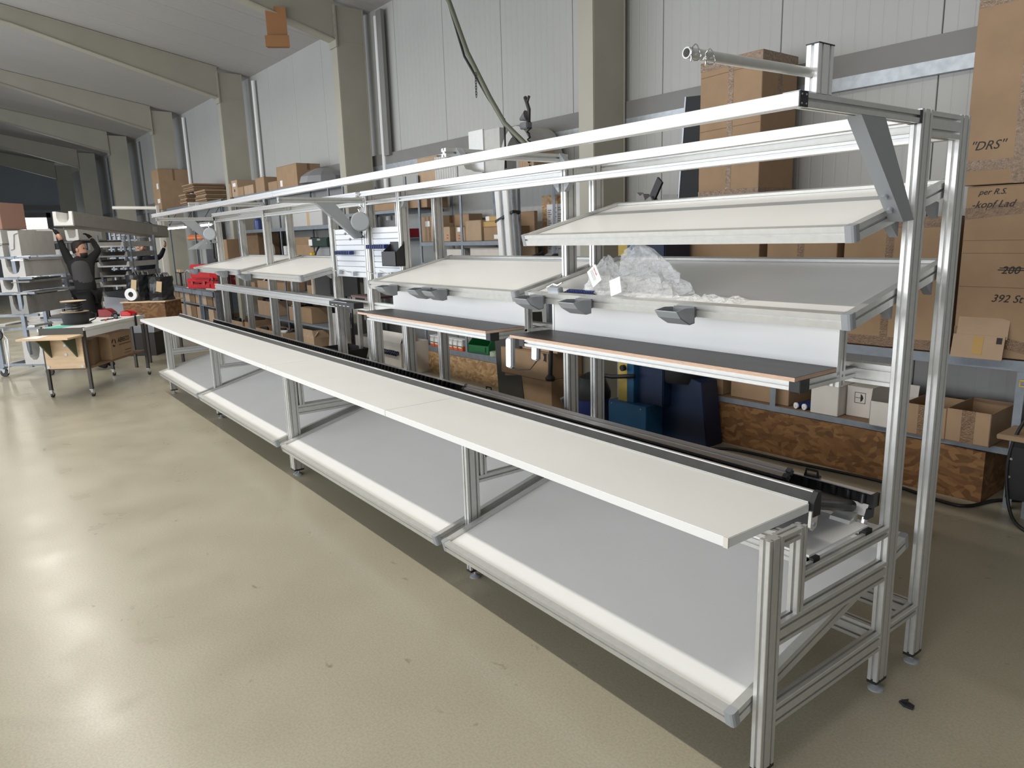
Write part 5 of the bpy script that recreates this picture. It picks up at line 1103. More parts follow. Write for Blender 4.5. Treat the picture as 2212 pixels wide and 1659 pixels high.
# printed carton on its shelf: local -y faces the camera side
cx = TP(0.98, 0.25, 0.416)
t = thing('printed_carton', 'brown carton printed with a black mark and a company name, under the mobile table', 'box', cx, (0, 0, TA + 0.02)); t['_w'] = 0.66; t['_d'] = 0.42; t['_h'] = 0.40
bx_ = MB().box(-0.33, 0.33, -0.21, 0.21, 0, 0.39).build('body', CARD, t, bevel=0.004, seg=1)
FT = (math.radians(90), 0, 0)
lettering('AERECO', t, (0.23, -0.2115, 0.26), (math.radians(90), 0, 0), 0.092, INK, bold=0.001) if False else None
# the printed face is the local -y side seen from the camera with +x running away: text runs from near to far
lettering('AERECO', t, (-0.10, -0.2125, 0.235), FT, 0.092, INK, bold=0.0015)
lettering('pumpenwerk', t, (-0.08, -0.2125, 0.190), FT, 0.040, mat('brown_ink', (0.10, 0.06, 0.035), 0.8)) if False else None
f = MB()
for i in range(14): f.box(-0.075 + i * 0.026, -0.057 + i * 0.026, -0.2122, -0.211, 0.188, 0.205)
f.build('print_line', mat('brown_ink', (0.13, 0.075, 0.04), 0.8), t)
f = MB()
for i in range(8): f.box(0.08 + i * 0.024, 0.097 + i * 0.024, -0.2122, -0.211, 0.085, 0.10); f.box(0.06 + i * 0.026, 0.077 + i * 0.026, -0.2122, -0.211, 0.045, 0.058)
f.build('print_line', mat('brown_ink', (0.13, 0.075, 0.04), 0.8), t)
for k in range(3):
    a0 = math.radians(100 + 120 * k); pts = [(r_ * math.cos(a0 + u) - 0.215, r_ * math.sin(a0 + u) + 0.245) for r_, us in ((0.062, [i * 0.28 for i in range(6)]), (0.036, [1.25 - i * 0.25 for i in range(6)])) for u in us]
    MB().prism(pts, (0, -0.2125, 0), (1, 0, 0), (0, 0, 1), (0, 0.0012, 0)).build('printed_mark', INK, t)
cx = TP(0.42, 0.30, 0.416); t = thing('plain_carton', 'dark brown carton behind the printed one under the mobile table', 'box', cx, (0, 0, TA + 0.3)); MB().box(-0.2, 0.2, -0.17, 0.17, 0, 0.36).build('body', CARDD, t, bevel=0.004); MB().box(-0.2, 0.2, -0.03, 0.03, 0.36, 0.362).build('tape', TAPE, t)
# things on the mobile table
t = thing('cable_spool', 'black cable spool with a pale rim standing on the mobile table', 'spool', TP(0.55, 0.42, 0.986)); 
for z0, z1, r_, m in ((0.0, 0.012, 0.20, BLACK), (0.165, 0.180, 0.185, BLACK), (0.32, 0.335, 0.17, BLACK)): MB().lathe([(0, z0), (r_, z0), (r_, z1), (0, z1)], (0, 0, 0), 22).build('flange', m, t, 0.6)
for z0, r_ in ((0.180, 0.185), (0.335, 0.17)): MB().lathe([(r_ - 0.012, z0), (r_, z0), (r_, z0 + 0.004), (r_ - 0.012, z0 + 0.004)], (0, 0, 0), 22).build('rim', PLY, t)
m_ = MB(); m_.lathe([(0, 0.012), (0.165, 0.012), (0.175, 0.09), (0.165, 0.165), (0, 0.165)], (0, 0, 0), 18); m_.build('wound_cable', BLACKM, t, 0.6)
m_ = MB(); m_.tube([V((0.105 * math.cos(i * 0.7), 0.105 * math.sin(i * 0.7), 0.19 + i * 0.0042)) for i in range(32)], 0.012, 6); m_.build('loose_coils', BLACK, t, True)
m_ = MB(); m_.tube([(0.05, 0.2, 0.15), (0.0, 0.27, 0.13), (-0.06, 0.26, 0.05), (-0.10, 0.18, 0.01)], 0.009, 6); m_.build('cable_end', BLACK, t, True)
tag(MB().box(-0.16, 0.16, -0.11, 0.11, 0, 0.003).build('turquoise_sheet', TEAL), 'turquoise sheet at the near end of the mobile table', 'sheet').matrix_basis = Matrix.Translation(TP(0.18, 0.46, 0.9865)) @ Matrix.Rotation(TA, 4, 'Z')
tag(MB().box(-0.14, 0.14, -0.10, 0.10, 0, 0.002).build('paper_sheet', PAPER), 'white paper on the plywood tray of the mobile table', 'paper').matrix_basis = Matrix.Translation(TP(-0.24, 0.52, 0.896)) @ Matrix.Rotation(TA, 4, 'Z')
tag(MB().box(-0.16, 0.16, -0.10, 0.10, 0, 0.002).build('paper_sheet', PAPER), 'white paper under the power drill on the mobile table', 'paper').matrix_basis = Matrix.Translation(TP(1.0, 0.12, 0.9865)) @ Matrix.Rotation(TA + 0.3, 4, 'Z')
t = thing('power_drill', 'black power tool lying on the mobile table beside the red trays', 'drill', TP(1.22, 0.20, 0.986), (0, 0, TA + 0.5)); MB().box(-0.11, 0.11, -0.06, 0.06, 0, 0.09).build('body', BLACK, t, bevel=0.03); MB().cyl((-0.20, 0, 0.045), (-0.10, 0, 0.045), 0.025, 10).build('chuck', GREYD, t)
t = thing('pliers', 'red handled pliers lying beside the cable spool', 'pliers', TP(0.92, 0.18, 0.989), (0, 0, TA)); MB().tube([(-0.1, -0.03, 0.01), (0, 0, 0.012), (0.12, 0.04, 0.01)], 0.009, 6).build('grip', RED, t); MB().tube([(-0.1, 0.03, 0.01), (0, 0, 0.012), (0.12, -0.04, 0.01)], 0.009, 6).build('grip', BLACK, t)
t = thing('black_wrench', 'black wrench leaning over the edge of the mobile table', 'wrench', TP(1.38, -0.012, 0.90), (0, 0, TA)); MB().box(-0.02, 0.02, -0.018, 0.0, -0.06, 0.10).build('shaft', BLACK, t, bevel=0.005); m_ = MB(); m_.tube([V((0.022 * math.cos(a), -0.008, 0.115 + 0.022 * math.sin(a))) for a in [i * math.pi / 5 for i in range(10)]], 0.007, 6, True); m_.build('ring', BLACK, t)
bin_('bright red open-front tray on the mobile table', TP(1.62, 0.12, 0.986), TA, 0.20, 0.16, 0.075, RED, None, 'parts_tray', 'tray')
bin_('dark red tray at the far end of the mobile table, below the strand board crate', TP(1.60, 0.42, 0.986), TA + 0.2, 0.24, 0.2, 0.12, REDD, None, 'parts_tray', 'tray')
# crate with black rolls behind the table
CB = (-12.55, 0.45)
t = thing('strand_board_crate', 'strand board crate carrying the black wrapped rolls', 'crate', (CB[0], CB[1], 0), (0, 0, math.radians(52)))
MB().box(-0.36, 0.36, -0.3, 0.3, 0.75, 1.13).build('body', OSB, t); MB().box(-0.39, 0.39, -0.33, 0.33, 1.13, 1.15).build('lid', PLY, t); 
for sx in (-0.32, 0.28):
    for sy in (-0.26, 0.22): MB().box(sx, sx + 0.04, sy, sy + 0.04, 0, 0.75).build('leg', STEELD, t)
for i, (x, h_, lab) in enumerate(((-0.17, 0.44, 'black film wrapped roll with the white core end, on the strand board crate'), (0.21, 0.40, 'black film wrapped roll with a tan tape, beside the one with the white end'))):
    c = Matrix.Rotation(math.radians(52), 4, 'Z') @ V((x, -0.05, 0)); t = thing('wrapped_roll', lab, 'roll', (CB[0] + c.x, CB[1] + c.y, 1.152), (0, 0, math.radians(52)), None)
    r0 = random.Random(i + 3); m_ = MB(); rings = []
    for z in [k * h_ / 7 for k in range(8)]: rings.append([V(((0.20 + r0.uniform(-0.018, 0.018)) * (1 if abs(ca_) < 2 else 1) * math.cos(ca_) * 0.95, (0.22 + r0.uniform(-0.018, 0.018)) * math.sin(ca_), z + r0.uniform(-0.01, 0.01) * (0 < z < h_))) for ca_ in [k * math.pi / 9 for k in range(18)]])
    m_.ring(rings); m_.build('wrapping', RUBBER, t)
    m_ = MB(); rr0 = random.Random(i + 11)
    for k in range(7): x_, y_ = rr0.uniform(-0.12, 0.12), rr0.uniform(-0.12, 0.12); m_.tube([(x_, y_, h_ - 0.02), (x_ + 0.06, y_ + 0.03, h_ + 0.05), (x_ + 0.11, y_ - 0.03, h_ - 0.01)], 0.018, 5)
    tag(m_.build('film_tufts', RUBBER, t), kind='stuff')
    MB().prism([(-0.03, 0.0), (0.06, -0.02), (0.09, 0.16), (0.0, 0.17)], (0.0 if i == 0 else 0.05, -0.232, h_ - 0.24), (1, 0, 0), (0, 0, 1), (0, 0.01, 0)).build('tape', mat('tan_tape', (0.5, 0.36, 0.2), 0.5), t)
    if i == 0:
        m_ = MB(); m_.ring([[V((r_ * math.cos(a) - 0.03, y, 0.12 + r_ * math.sin(a))) for r_, y in ((0.045, -0.255), (0.105, -0.255), (0.105, -0.20), (0.045, -0.20))] for a in [k * math.pi / 12 for k in range(24)]], closed=True); m_.build('core_end', WHITEP, t, 0.6)
        MB().cyl((-0.03, -0.235, 0.12), (-0.03, -0.2, 0.12), 0.045, 16).build('core_hole', BLACKM, t)

# ------------------------------------------------------------------ carts and racks at the left
DX, DY = V((0.60, 0.80, 0)), V((-0.80, 0.60, 0))     # across the view / away from the camera
def LP(p0, a, b_, z): q = V(p0) + DX * a + DY * b_; return V((q.x, q.y, z))
LA = math.atan2(0.80, 0.60)
lc = thing('profile_cart', 'steel cart on castors loaded with U-shaped foam profiles, at the left edge', 'cart', (-12.95, -1.45, 0), (0, 0, LA))
# local x runs to the right in view, local y away
for x, y in ((-0.45, 0), (0.02, 0), (0.02, 1.3), (-0.45, 1.3)): MB().box(x - 0.03, x + 0.03, y - 0.03, y + 0.03, 0.16, 2.05 if x < 0 or y > 0 else 2.15).build('upright', STEELB, lc)
for z in (0.20, 0.80, 1.02, 1.38, 1.62, 1.95): MB().box(-0.55, 0.28, -0.025, 0.025, z - 0.02, z + 0.02).build('cross_bar', STEELB, lc); MB().box(-0.55, 0.28, 1.28, 1.32, z - 0.02, z + 0.02).build('cross_bar', STEELB, lc)
for x in (-0.5, 0.25): MB().box(x, x + 0.05, -0.02, 1.32, 0.14, 0.20).build('base_rail', STEELB, lc)
for x, y in ((0.26, 0.05), (0.26, 1.25), (-0.5, 0.05), (-0.5, 1.25)):
    MB().box(x - 0.04, x + 0.04, y - 0.05, y + 0.05, 0.13, 0.145).build('castor_plate', STEEL, lc); MB().prism([(-0.03, 0.13), (0.05, 0.13), (0.03, 0.07), (0.01, 0.06)], (x, y - 0.025, 0), (1, 0, 0), (0, 0, 1), (0, 0.05, 0)).build('castor_fork', STEEL, lc); m_ = MB(); m_.cyl((x + 0.02, y - 0.02, 0.065), (x + 0.02, y + 0.02, 0.065), 0.065, 16); m_.build('castor_wheel', BLACK, lc, 0.6)
def U_end(name, label, p, W_, H, L, m, rz=LA, group='U-shaped profiles on the cart', wob=0.0, wall=0.18):
    t = thing(name, label, 'profile', p, (0, 0, rz), group)
    w2 = W_ / 2; th = W_ * wall
    inn = [(-w2 + th, H), (-w2 + th * 1.1 + wob, H * 0.55), (-w2 + th * 1.6, H * 0.28), (-w2 + th * 2.3, H * 0.17), (w2 - th * 2.3, H * 0.17), (w2 - th * 1.6, H * 0.28), (w2 - th * 1.1 + wob, H * 0.55), (w2 - th, H)]
    m_ = MB(); m_.prism([(-w2, H), (-w2, 0), (w2, 0), (w2, H)] + inn[::-1], (0, 0, 0), (1, 0, 0), (0, 0, 1), (0, L, 0)); m_.build('body', m, t)
    MB().prism(inn + [(w2 - th, H), (-w2 + th, H)][::1], (0, L * 0.55, 0), (1, 0, 0), (0, 0, 1), (0, 0.02, 0)).build('inner_stop', FOAMG if m is not FOAMG else GREYD, t)
    return t
o0 = (-12.95, -1.45, 0)
U_end('u_profile', 'lowest large U-shaped profile at the castors of the cart', LP(o0, 0.13, -0.05, 0.21), 0.34, 0.44, 1.2, FOAM)
U_end('u_profile', 'grey U-shaped profile on the second level of the cart', LP(o0, 0.02, -0.06, 1.045), 0.28, 0.30, 1.2, FOAMG)
U_end('u_profile', 'U-shaped profile with a cut notch on the third level of the cart', LP(o0, -0.10, -0.05, 1.405), 0.26, 0.20, 1.2, FOAM)
U_end('u_profile', 'wide U-shaped profile on the upper level with a dark offcut in it', LP(o0, 0.03, -0.06, 1.645), 0.36, 0.30, 1.2, FOAM)
for i, (a, z, W_, H, lab) in enumerate(((-0.22, 1.975, 0.24, 0.20, 'pale S-cut foam block at the top left of the cart'), (-0.20, 2.18, 0.22, 0.22, 'upper pale S-cut foam block at the top of the cart'), (0.10, 1.975, 0.17, 0.40, 'slender S-cut foam block on the cart top before the daylight door'))):
    t = thing('s_cut_block', lab, 'foam', LP(o0, a, -0.05, z), (0, 0, LA), 'S-cut foam blocks on the cart top'); w2 = W_ / 2
    m_ = MB(); m_.prism([(-w2, 0), (w2, 0), (w2, H), (-w2, H)], (0, 0.004, 0), (1, 0, 0), (0, 0, 1), (0, 0.9, 0)); m_.build('block', FOAM, t)
    m_ = MB(); m_.tube([(-w2 * 0.8, 0, H * 0.25), (-w2 * 0.2, 0, H * 0.28), (-w2 * 0.0, 0, H * 0.55), (w2 * 0.2, 0, H * 0.85), (w2 * 0.9, 0, H * 0.9)], 0.009, 5); m_.build('cut_edge', FOAMG, t, True)
t = carton('brown carton with red print at the top left edge', -15.45, -15.35, 0, 0.1, 0, 0.1, CARD, 0) if False else None
t = thing('top_carton', 'reddish brown carton lying on the foam blocks at the top left edge', 'box', LP(o0, -0.30, 0.1, 2.405), (0, 0, LA)); MB().box(-0.25, 0.22, -0.1, 0.5, 0, 0.42).build('body', mat('reddish_card', (0.30, 0.17, 0.13), 0.85), t, bevel=0.004); MB().box(-0.1, 0.16, -0.1015, -0.1, 0.1, 0.13).build('print', REDINK, t); MB().box(-0.05, 0.14, -0.1015, -0.1, 0.2, 0.30).build('print', mat('faint_red', (0.30, 0.09, 0.07), 0.8), t)
# planks and bars on the levels
for i, (a, b_, z, L, W_, m, lab) in enumerate(((0.18, -0.10, 0.83, 0.5, 0.12, ALU, 'short aluminium strip sticking out of the cart above the lowest profile'), (-0.30, -0.15, 0.86, 0.6, 0.20, FOAM, 'broad pale strip at the left edge of the cart'), (0.05, -0.05, 1.36, 1.2, 0.25, FOAM, 'stack of thin pale strips under the third level of the cart'), (0.1, -0.06, 1.55, 1.2, 0.30, FOAMG, 'grey strips between the upper levels of the cart'), (0.12, -0.08, 1.90, 1.2, 0.20, ALU, 'aluminium strips lying under the S-cut blocks'))):
    t = thing('strip', lab, 'strip', LP(o0, a, b_, z + 0.002), (0, 0, LA)); 
    for j in range(2): MB().box(-W_ / 2 + 0.02 * j, W_ / 2 - 0.01 * j, 0.02 * j, L, j * 0.016, j * 0.016 + 0.012).build('strip_layer', m, t)
t = thing('rope_coil', 'white rope coil hanging from the cart at the left edge', 'rope', LP(o0, -0.30, -0.08, 0.72)); 
m_ = MB(); m_.tube([(0, 0, 0.10), (-0.005, 0, 0), (0.05, 0.04, -0.08), (0.03, 0.03, -0.45), (-0.02, 0, -0.45), (-0.01, 0, -0.1), (0.04, 0.03, -0.06), (0.02, 0, -0.5), (0.0, -0.02, -0.64)], 0.010, 6); m_.build('rope', WHITEP, t, True)
MB().tube([(0, 0, 0.08), (0, 0.04, 0.1)], 0.006, 5).build('hook', STEEL, t)
t = thing('spoked_wheel', 'black spoked hand wheel at the left edge of the cart', 'wheel', LP(o0, -0.40, -0.10, 0.72), (0, 0, LA)); m_ = MB(); m_.tube([V((0.085 * math.cos(a), 0, 0.085 * math.sin(a))) for a in [k * math.pi / 10 for k in range(20)]], 0.016, 6, True); m_.build('rim', BLACK, t, True)
for k in range(3): a = k * math.pi / 3; MB().box(-0.08, 0.08, -0.008, 0.008, -0.009, 0.009, Matrix.Rotation(a, 4, 'Y')).build('spoke', BLACK, t)
MB().cyl((0, 0.0, 0), (0, 0.12, 0), 0.014, 8).build('axle', STEELD, t)
# second rack with labelled grey cartons, four tiers
r2 = thing('carton_rack', 'dark shelf rack with tiers of grey labelled cartons behind the man in the vest', 'rack', (-15.2, -0.95, 0), (0, 0, LA)); RT = [(2.22, 0), (1.83, 0.04), (1.50, 0.10), (1.17, 0.08)]
for x in (0.0, 0.30, 0.62):
    for y in (0.0, 1.6): MB().box(x - 0.02, x + 0.02, y + 0.05, y + 0.09, 0, 2.2).build('upright', BLUED if x == 0.30 else STEELD, r2)
for z, dx in RT + [(0.80, 0.0)]: MB().box(-0.12 + dx, 0.75, -0.02, 1.7, z - 0.05, z - 0.012).build('shelf', STEELD, r2)
o1 = (-15.2, -0.95, 0)
for i, (z, dx) in enumerate(RT):
    lab = ['topmost grey labelled carton on the rack behind the man in the vest', 'grey labelled carton on the second tier, under the turquoise corner', 'grey labelled carton on the third tier of the rack', 'grey labelled carton on the lowest tier of the rack'][i]
    t = thing('grey_carton', lab, 'box', LP(o1, -0.10 + dx, -0.05, z - 0.008), (0, 0, LA), 'grey labelled cartons in tiers'); MB().box(0, 0.55, 0, 0.9, 0, 0.235).build('body', CARDG, t, bevel=0.004); MB().box(0.16, 0.22, -0.0015, 0, 0.07, 0.17).build('paper_label', PAPER, t); MB().box(0.125, 0.14, -0.001, 0, 0, 0.235).build('tape', TAPEC, t)
    t = thing('foam_channel', ['pale U channel stored at the end of the top tier', 'pale U channel stored at the end of the second tier', 'pale U channel stored at the end of the third tier', 'pale U channel stored at the end of the lowest tier'][i], 'profile', LP(o1, 0.60 + dx, 0.0, z - 0.008), (0, 0, LA), 'pale channels beside the grey cartons'); m_ = MB(); m_.prism([(-0.13 + 0.12, 0.2), (0.0, 0.02), (0.02, 0), (0.22, 0), (0.24, 0.02), (0.24, 0.21), (0.20, 0.21), (0.19, 0.08), (0.15, 0.05), (0.06, 0.05), (0.03, 0.2)], (0, 0, 0), (1, 0, 0), (0, 0, 1), (0, 0.8, 0)); m_.build('channel', FOAM, t)
t = thing('foil_corner', 'turquoise foil corner hanging under the topmost grey carton', 'foil', LP(o1, 0.22, -0.07, 2.05), (0, 0, LA)); m_ = MB(); m_.prism([(-0.09, 0.13), (0.12, 0.13), (0.02, 0.05)], (0, 0, 0), (1, 0, 0), (0, 0, 1), (0, 0.006, 0)); m_.build('foil', TEAL, t); MB().box(-0.02, 0.05, 0.006, 0.1, 0.1, 0.16).build('strip', TEAL, t)
# stored long parts right of the man in the vest
t = thing('part_stack', 'stack of long pale U parts lying behind the man in the vest', 'profiles', LP(o1, 0.95, 0.3, 0.0), (0, 0, LA)); 
for i in range(9): m_ = MB(); W_ = 0.62 - 0.03 * (i % 3); m_.prism([(0, 0), (W_, 0), (W_, 0.10), (W_ - 0.03, 0.10), (W_ - 0.06, 0.03), (0.06, 0.03), (0.03, 0.10), (0, 0.10)], (0.02 * (i % 2), 0, 0.55 + i * 0.19), (1, 0, 0), (0, 0, 1), (0, 1.2, 0)); m_.build('u_part', [FOAM, FOAMG][i % 2], t)
for x in (0.0, 0.62):
    for y in (0.1, 1.1): MB().box(x - 0.02, x + 0.02, y, y + 0.04, 0, 2.3).build('upright', STEELB, t)
t = thing('grid_rack', 'grey gridded storage frame with small white parts, between the two men', 'rack', LP((-17.9, 0.70, 0), 0, 0, 0), (0, 0, LA))
for i in range(6): MB().box(i * 0.115, i * 0.115 + 0.035, 0, 0.05, 1.55, 2.45).build('bar', STEELB, t)
for z in (1.55, 1.80, 2.0, 2.2, 2.42): MB().box(-0.05, 0.65, 0.0, 0.05, z, z + 0.03).build('rail', STEELB, t)
for i in range(4):
    for j in range(3): MB().box(i * 0.115 + 0.045, i * 0.115 + 0.105, 0.06, 0.3, 1.62 + j * 0.27, 1.76 + j * 0.27).build('stored_part', [WHITEP, WHITEP, FOAM][(i + j) % 3], t)
for x in (0, 0.6): MB().box(x, x + 0.04, 0.0, 0.3, 0, 1.55).build('leg', STEELB, t)
t = thing('panel_pile', 'silvery hood panel and film pile behind the strand board crate', 'panels', LP((-14.0, 0.3, 0), 0.0, 0, 0), (0, 0, LA)); m_ = MB(); m_.prism([(-0.45, 0.45), (0.42, 0.45), (0.44, 0.85), (0.32, 1.02), (0.10, 1.10), (-0.45, 1.16)], (0, 0, 0), (1, 0, 0), (0, 0, 1), (0, 0.5, 0)); m_.build('hood_panel', mat('silver_panel', (0.33, 0.33, 0.35), 0.35, 0.4), t); MB().box(-0.4, 0.4, 0.02, 0.48, 0, 0.45).build('stand', STEELD, t)
m_ = MB(); m_.prism([(-0.40, 1.16), (0.1, 1.11), (0.3, 1.05), (0.2, 1.18), (-0.2, 1.26), (-0.42, 1.24)], (0, 0.03, 0), (1, 0, 0), (0, 0, 1), (0, 0.4, 0)); m_.build('dark_film', RUBBER, t)
t = thing('black_ring', 'black tyre-like ring with a yellow core on the shelf above the second man', 'ring', LP((-18.2, 1.55, 2.42), 0.05, 0, 2.42), (0, 0, LA)); m_ = MB(); m_.tube([V((0.15 * math.cos(a), 0, 0.05 + 0.15 * math.sin(a))) for a in [k * math.pi / 10 for k in range(20)]], 0.03, 7, True); m_.build('ring', BLACK, t, True); MB().cyl((0, -0.03, 0.03), (0, 0.1, 0.03), 0.06, 12).build('core', YELB, t); MB().box(-0.3, 0.3, -0.1, 0.3, -0.14, -0.13).build('shelf', STEELB, t); MB().box(-0.02, 0.02, 0.1, 0.14, -2.42, -0.14).build('stand', STEELB, t)
t = thing('small_carton', 'small brown carton on the high shelf above the carried box', 'box', LP((-18.8, 1.05, 2.36), 0.0, 0, 2.36), (0, 0, LA)); MB().box(-0.18, 0.18, 0, 0.3, 0, 0.26).build('body', CARDD, t, bevel=0.004); MB().box(-0.24, -0.18, 0, 0.3, 0, 0.25).build('pale_side', CARDP, t); MB().box(-0.2, 0.2, 0, 0.3, -0.03, 0).build('shelf', STEELB, t); MB().box(-0.02, 0.02, 0.1, 0.14, -2.36, -0.03).build('stand', STEELB, t)

# ------------------------------------------------------------------ floor odds and ends
def cable(name, pts, r_, label, m=BLACK):
    P_ = [V(p) for p in pts]; out = []
    for i in range(len(P_) - 1):
        p0, p1, p2, p3 = P_[max(i - 1, 0)], P_[i], P_[i + 1], P_[min(i + 2, len(P_) - 1)]
        for k in range(6):
            t = k / 6; out.append(0.5 * ((2 * p1) + (-p0 + p2) * t + (2 * p0 - 5 * p1 + 4 * p2 - p3) * t * t + (-p0 + 3 * p1 - 3 * p2 + p3) * t ** 3))
    out.append(P_[-1]); m_ = MB(); m_.tube(out, r_, 8); return tag(m_.build(name, m, None, True), label, 'cable')
cable('floor_cable', [(-3.05, 3.15, 0.014), (-2.85, 3.35, 0.014), (-2.65, 3.49, 0.014), (-2.1, 3.54, 0.014), (-1.37, 3.62, 0.014), (-0.85, 3.52, 0.014), (-0.67, 3.56, 0.014), (-0.57, 3.85, 0.014), (-0.3, 4.1, 0.014)], 0.013, 'thick black cable lying along the floor before the strand board')
cable('hanging_cable', [(-0.20, 3.49, 0.95), (-0.36, 3.48, 0.72), (-0.42, 3.47, 0.42), (-0.37, 3.45, 0.10), (-0.24, 3.36, 0.014), (0.0, 3.3, 0.014)], 0.012, 'black cable curving down in front of the rack leg at the right edge')
t = thing('tool_chest', 'black riveted chest with a worn wooden top at the right edge', 'chest', (-0.05, 3.62, 0), (0, 0, ANG)); MB().box(-0.37, 0.30, -0.14, 0.3, 0.17, 0.60).build('body', BLACKM, t, bevel=0.006); m_ = MB()
for z in (0.2, 0.33, 0.46): m_.cyl((-0.355, -0.144, z), (-0.355, -0.14, z), 0.009, 8)
m_.build('rivets', CHROME, t); MB().box(-0.44, 0.32, -0.20, 0.32, 0.60, 0.635).build('wooden_top', WOODB, t, bevel=0.005)
for x in (-0.3, 0.22): m_ = MB(); m_.prism([(0, 0.17), (0.06, 0.17), (0.03, 0.0), (0.0, 0.0)], (x, 0, 0), (1, 0, 0), (0, 0, 1), (0, 0.06, 0)); m_.build('foot', GREYP, t)
t = thing('clip_hook', 'bright yellow clip hooked to the rack leg at the right edge', 'clip', wp(-0.42, 0.79, 0.93), (0, 0, ANG)); MB().box(-0.01, 0.03, -0.02, 0.0, -0.02, 0.06).build('body', YELB, t); m_ = MB(); m_.tube([(-0.01, -0.01, 0.0), (-0.05, -0.01, 0.0), (-0.05, -0.01, 0.04), (-0.01, -0.01, 0.04)], 0.005, 6); m_.build('loop', YELB, t)
t = thing('rubber_scrap', 'crumpled black rubber scrap on the floor beside the near posts', 'scrap', (0.118, 0.905, 0.0)); m_ = MB(); m_.prism([(-0.03, 0), (0.0, -0.018), (0.035, -0.012), (0.03, 0.012), (0.0, 0.02)], (0, 0, 0), (1, 0, 0), (0, 1, 0), (0.004, 0, 0.012)); m_.build('scrap', RUBBER, t); m_ = MB(); m_.prism([(-0.01, 0), (0.02, 0), (0.015, 0.016)], (-0.01, 0.0, 0.012), (1, 0, 0.2), (0, 1, 0.3), (0, 0, 0.008)); m_.build('shred', RUBBER, t)
hb = thing('hung_board', 'bent reddish brown board hooked on the rafter high above', 'board', (-10.92, 2.50, 5.16)); MB().box(-0.16, 0.16, 0, 0.01, 0.08, 0.62).build('sheet', mat('hung_brown', (0.30, 0.14, 0.05), 0.5), hb); MB().box(-0.19, 0.19, -0.06, -0.05, 0.0, 0.18).build('lip', mat('hung_brown', (0.30, 0.14, 0.05), 0.5), hb); MB().box(-0.17, 0.17, -0.06, 0.01, 0.0, 0.012).build('fold', mat('hung_brown', (0.30, 0.14, 0.05), 0.5), hb); hb.rotation_euler = (0, 0, math.radians(60))

# ------------------------------------------------------------------ the long carried box and the two men
F0, R0, U0 = -CAM_R[2] * -1, CAM_R[0], -CAM_R[1]
CP = V((1.36940543, -2.13263045, 2.08083815))
def px(u, v, Z): return CP + (CAM_R[0] * ((u - 1106) / 1560.476) + CAM_R[1] * ((v - 829.5) / 1560.476) + CAM_R[2]) * Z
# ends of the box in the hall: near end and far end
E0 = V((-13.00, -0.66, 2.44)); E1 = V((-16.45, 1.52, 2.245))
ax = (E1 - E0).normalized(); side = V((ax.y, -ax.x, 0)).normalized(); up = side.cross(ax).normalized()
if up.z < 0: up = -up
L = (E1 - E0).length
Mx = Matrix(((ax.x, side.x, up.x, E0.x), (ax.y, side.y, up.y, E0.y), (ax.z, side.z, up.z, E0.z), (0, 0, 0, 1)))
bx = thing('long_carton_channel', 'long ribbed grey carton with a U-cut end, carried overhead by two men', 'box'); bx.matrix_basis = Mx
w2, H = 0.165, 0.24
m_ = MB(); m_.box(0, L, w2 - 0.012, w2, 0, H); m_.box(0, L, -w2, -w2 + 0.012, 0, H); m_.box(0.35, L, -w2, w2, H - 0.010, H); m_.box(0, L, -w2, w2, 0, 0.012); m_.build('carton_body', CARDG, bx)
m_ = MB(); inn = [(-0.10, H), (-0.10, 0.13), (-0.07, 0.075), (-0.03, 0.055), (0.03, 0.055), (0.07, 0.075), (0.10, 0.13), (0.10, H)]
m_.prism([(-w2 + 0.012, H), (-w2 + 0.012, 0.012), (w2 - 0.012, 0.012), (w2 - 0.012, H)] + inn[::-1], (-0.01, 0, 0), (0, 1, 0), (0, 0, 1), (0.35, 0, 0)); m_.build('foam_liner', mat('white_foam', (0.75, 0.74, 0.72), 0.7), bx)
MB().box(0.36, 0.37, -w2 + 0.02, w2 - 0.02, 0.05, H - 0.01).build('inner_wall', CARDG, bx)
m_ = MB()
for i in range(40): m_.box(0.28 + i * 0.035, 0.295 + i * 0.035, w2, w2 + 0.0025, 0.004, H - 0.004)
tag(m_.build('rib_lines', CARDG, bx), kind='stuff')
MB().box(L - 0.85, L - 0.62, w2, w2 + 0.003, 0.08, 0.19).build('paper_label', mat('grey_label', (0.5, 0.49, 0.47), 0.7), bx)

def person(name, label, joints, edges, m, parts):
    pass
def skin_mesh(name, m, parent, verts, edges, radii, root=0, sub=2):
    me = bpy.data.meshes.new(name); me.from_pydata([tuple(v) for v in verts], edges, []); o = bpy.data.objects.new(name, me); COL.objects.link(o)
    sk = o.modifiers.new('skin', 'SKIN'); sk.use_smooth_shade = True
    lay = me.skin_vertices[0] if me.skin_vertices else None
    if lay is None:
        bm = bmesh.new(); bm.from_mesh(me); bm.verts.layers.skin.verify(); bm.to_mesh(me); bm.free(); lay = me.skin_vertices[0]
    for i, r_ in enumerate(radii):
        lay.data[i].radius = r_ if isinstance(r_, tuple) else (r_, r_)
    lay.data[root].use_root = True
    sd = o.modifiers.new('sub', 'SUBSURF'); sd.levels = sub; sd.render_levels = sub
    dg = bpy.context.evaluated_depsgraph_get(); me2 = bpy.data.meshes.new_from_object(o.evaluated_get(dg)); bpy.data.objects.remove(o)
    me2.name = name; me2.materials.clear(); me2.materials.append(m); me2.shade_smooth()
    o = bpy.data.objects.new(name, me2); COL.objects.link(o); o.parent = parent
    return o
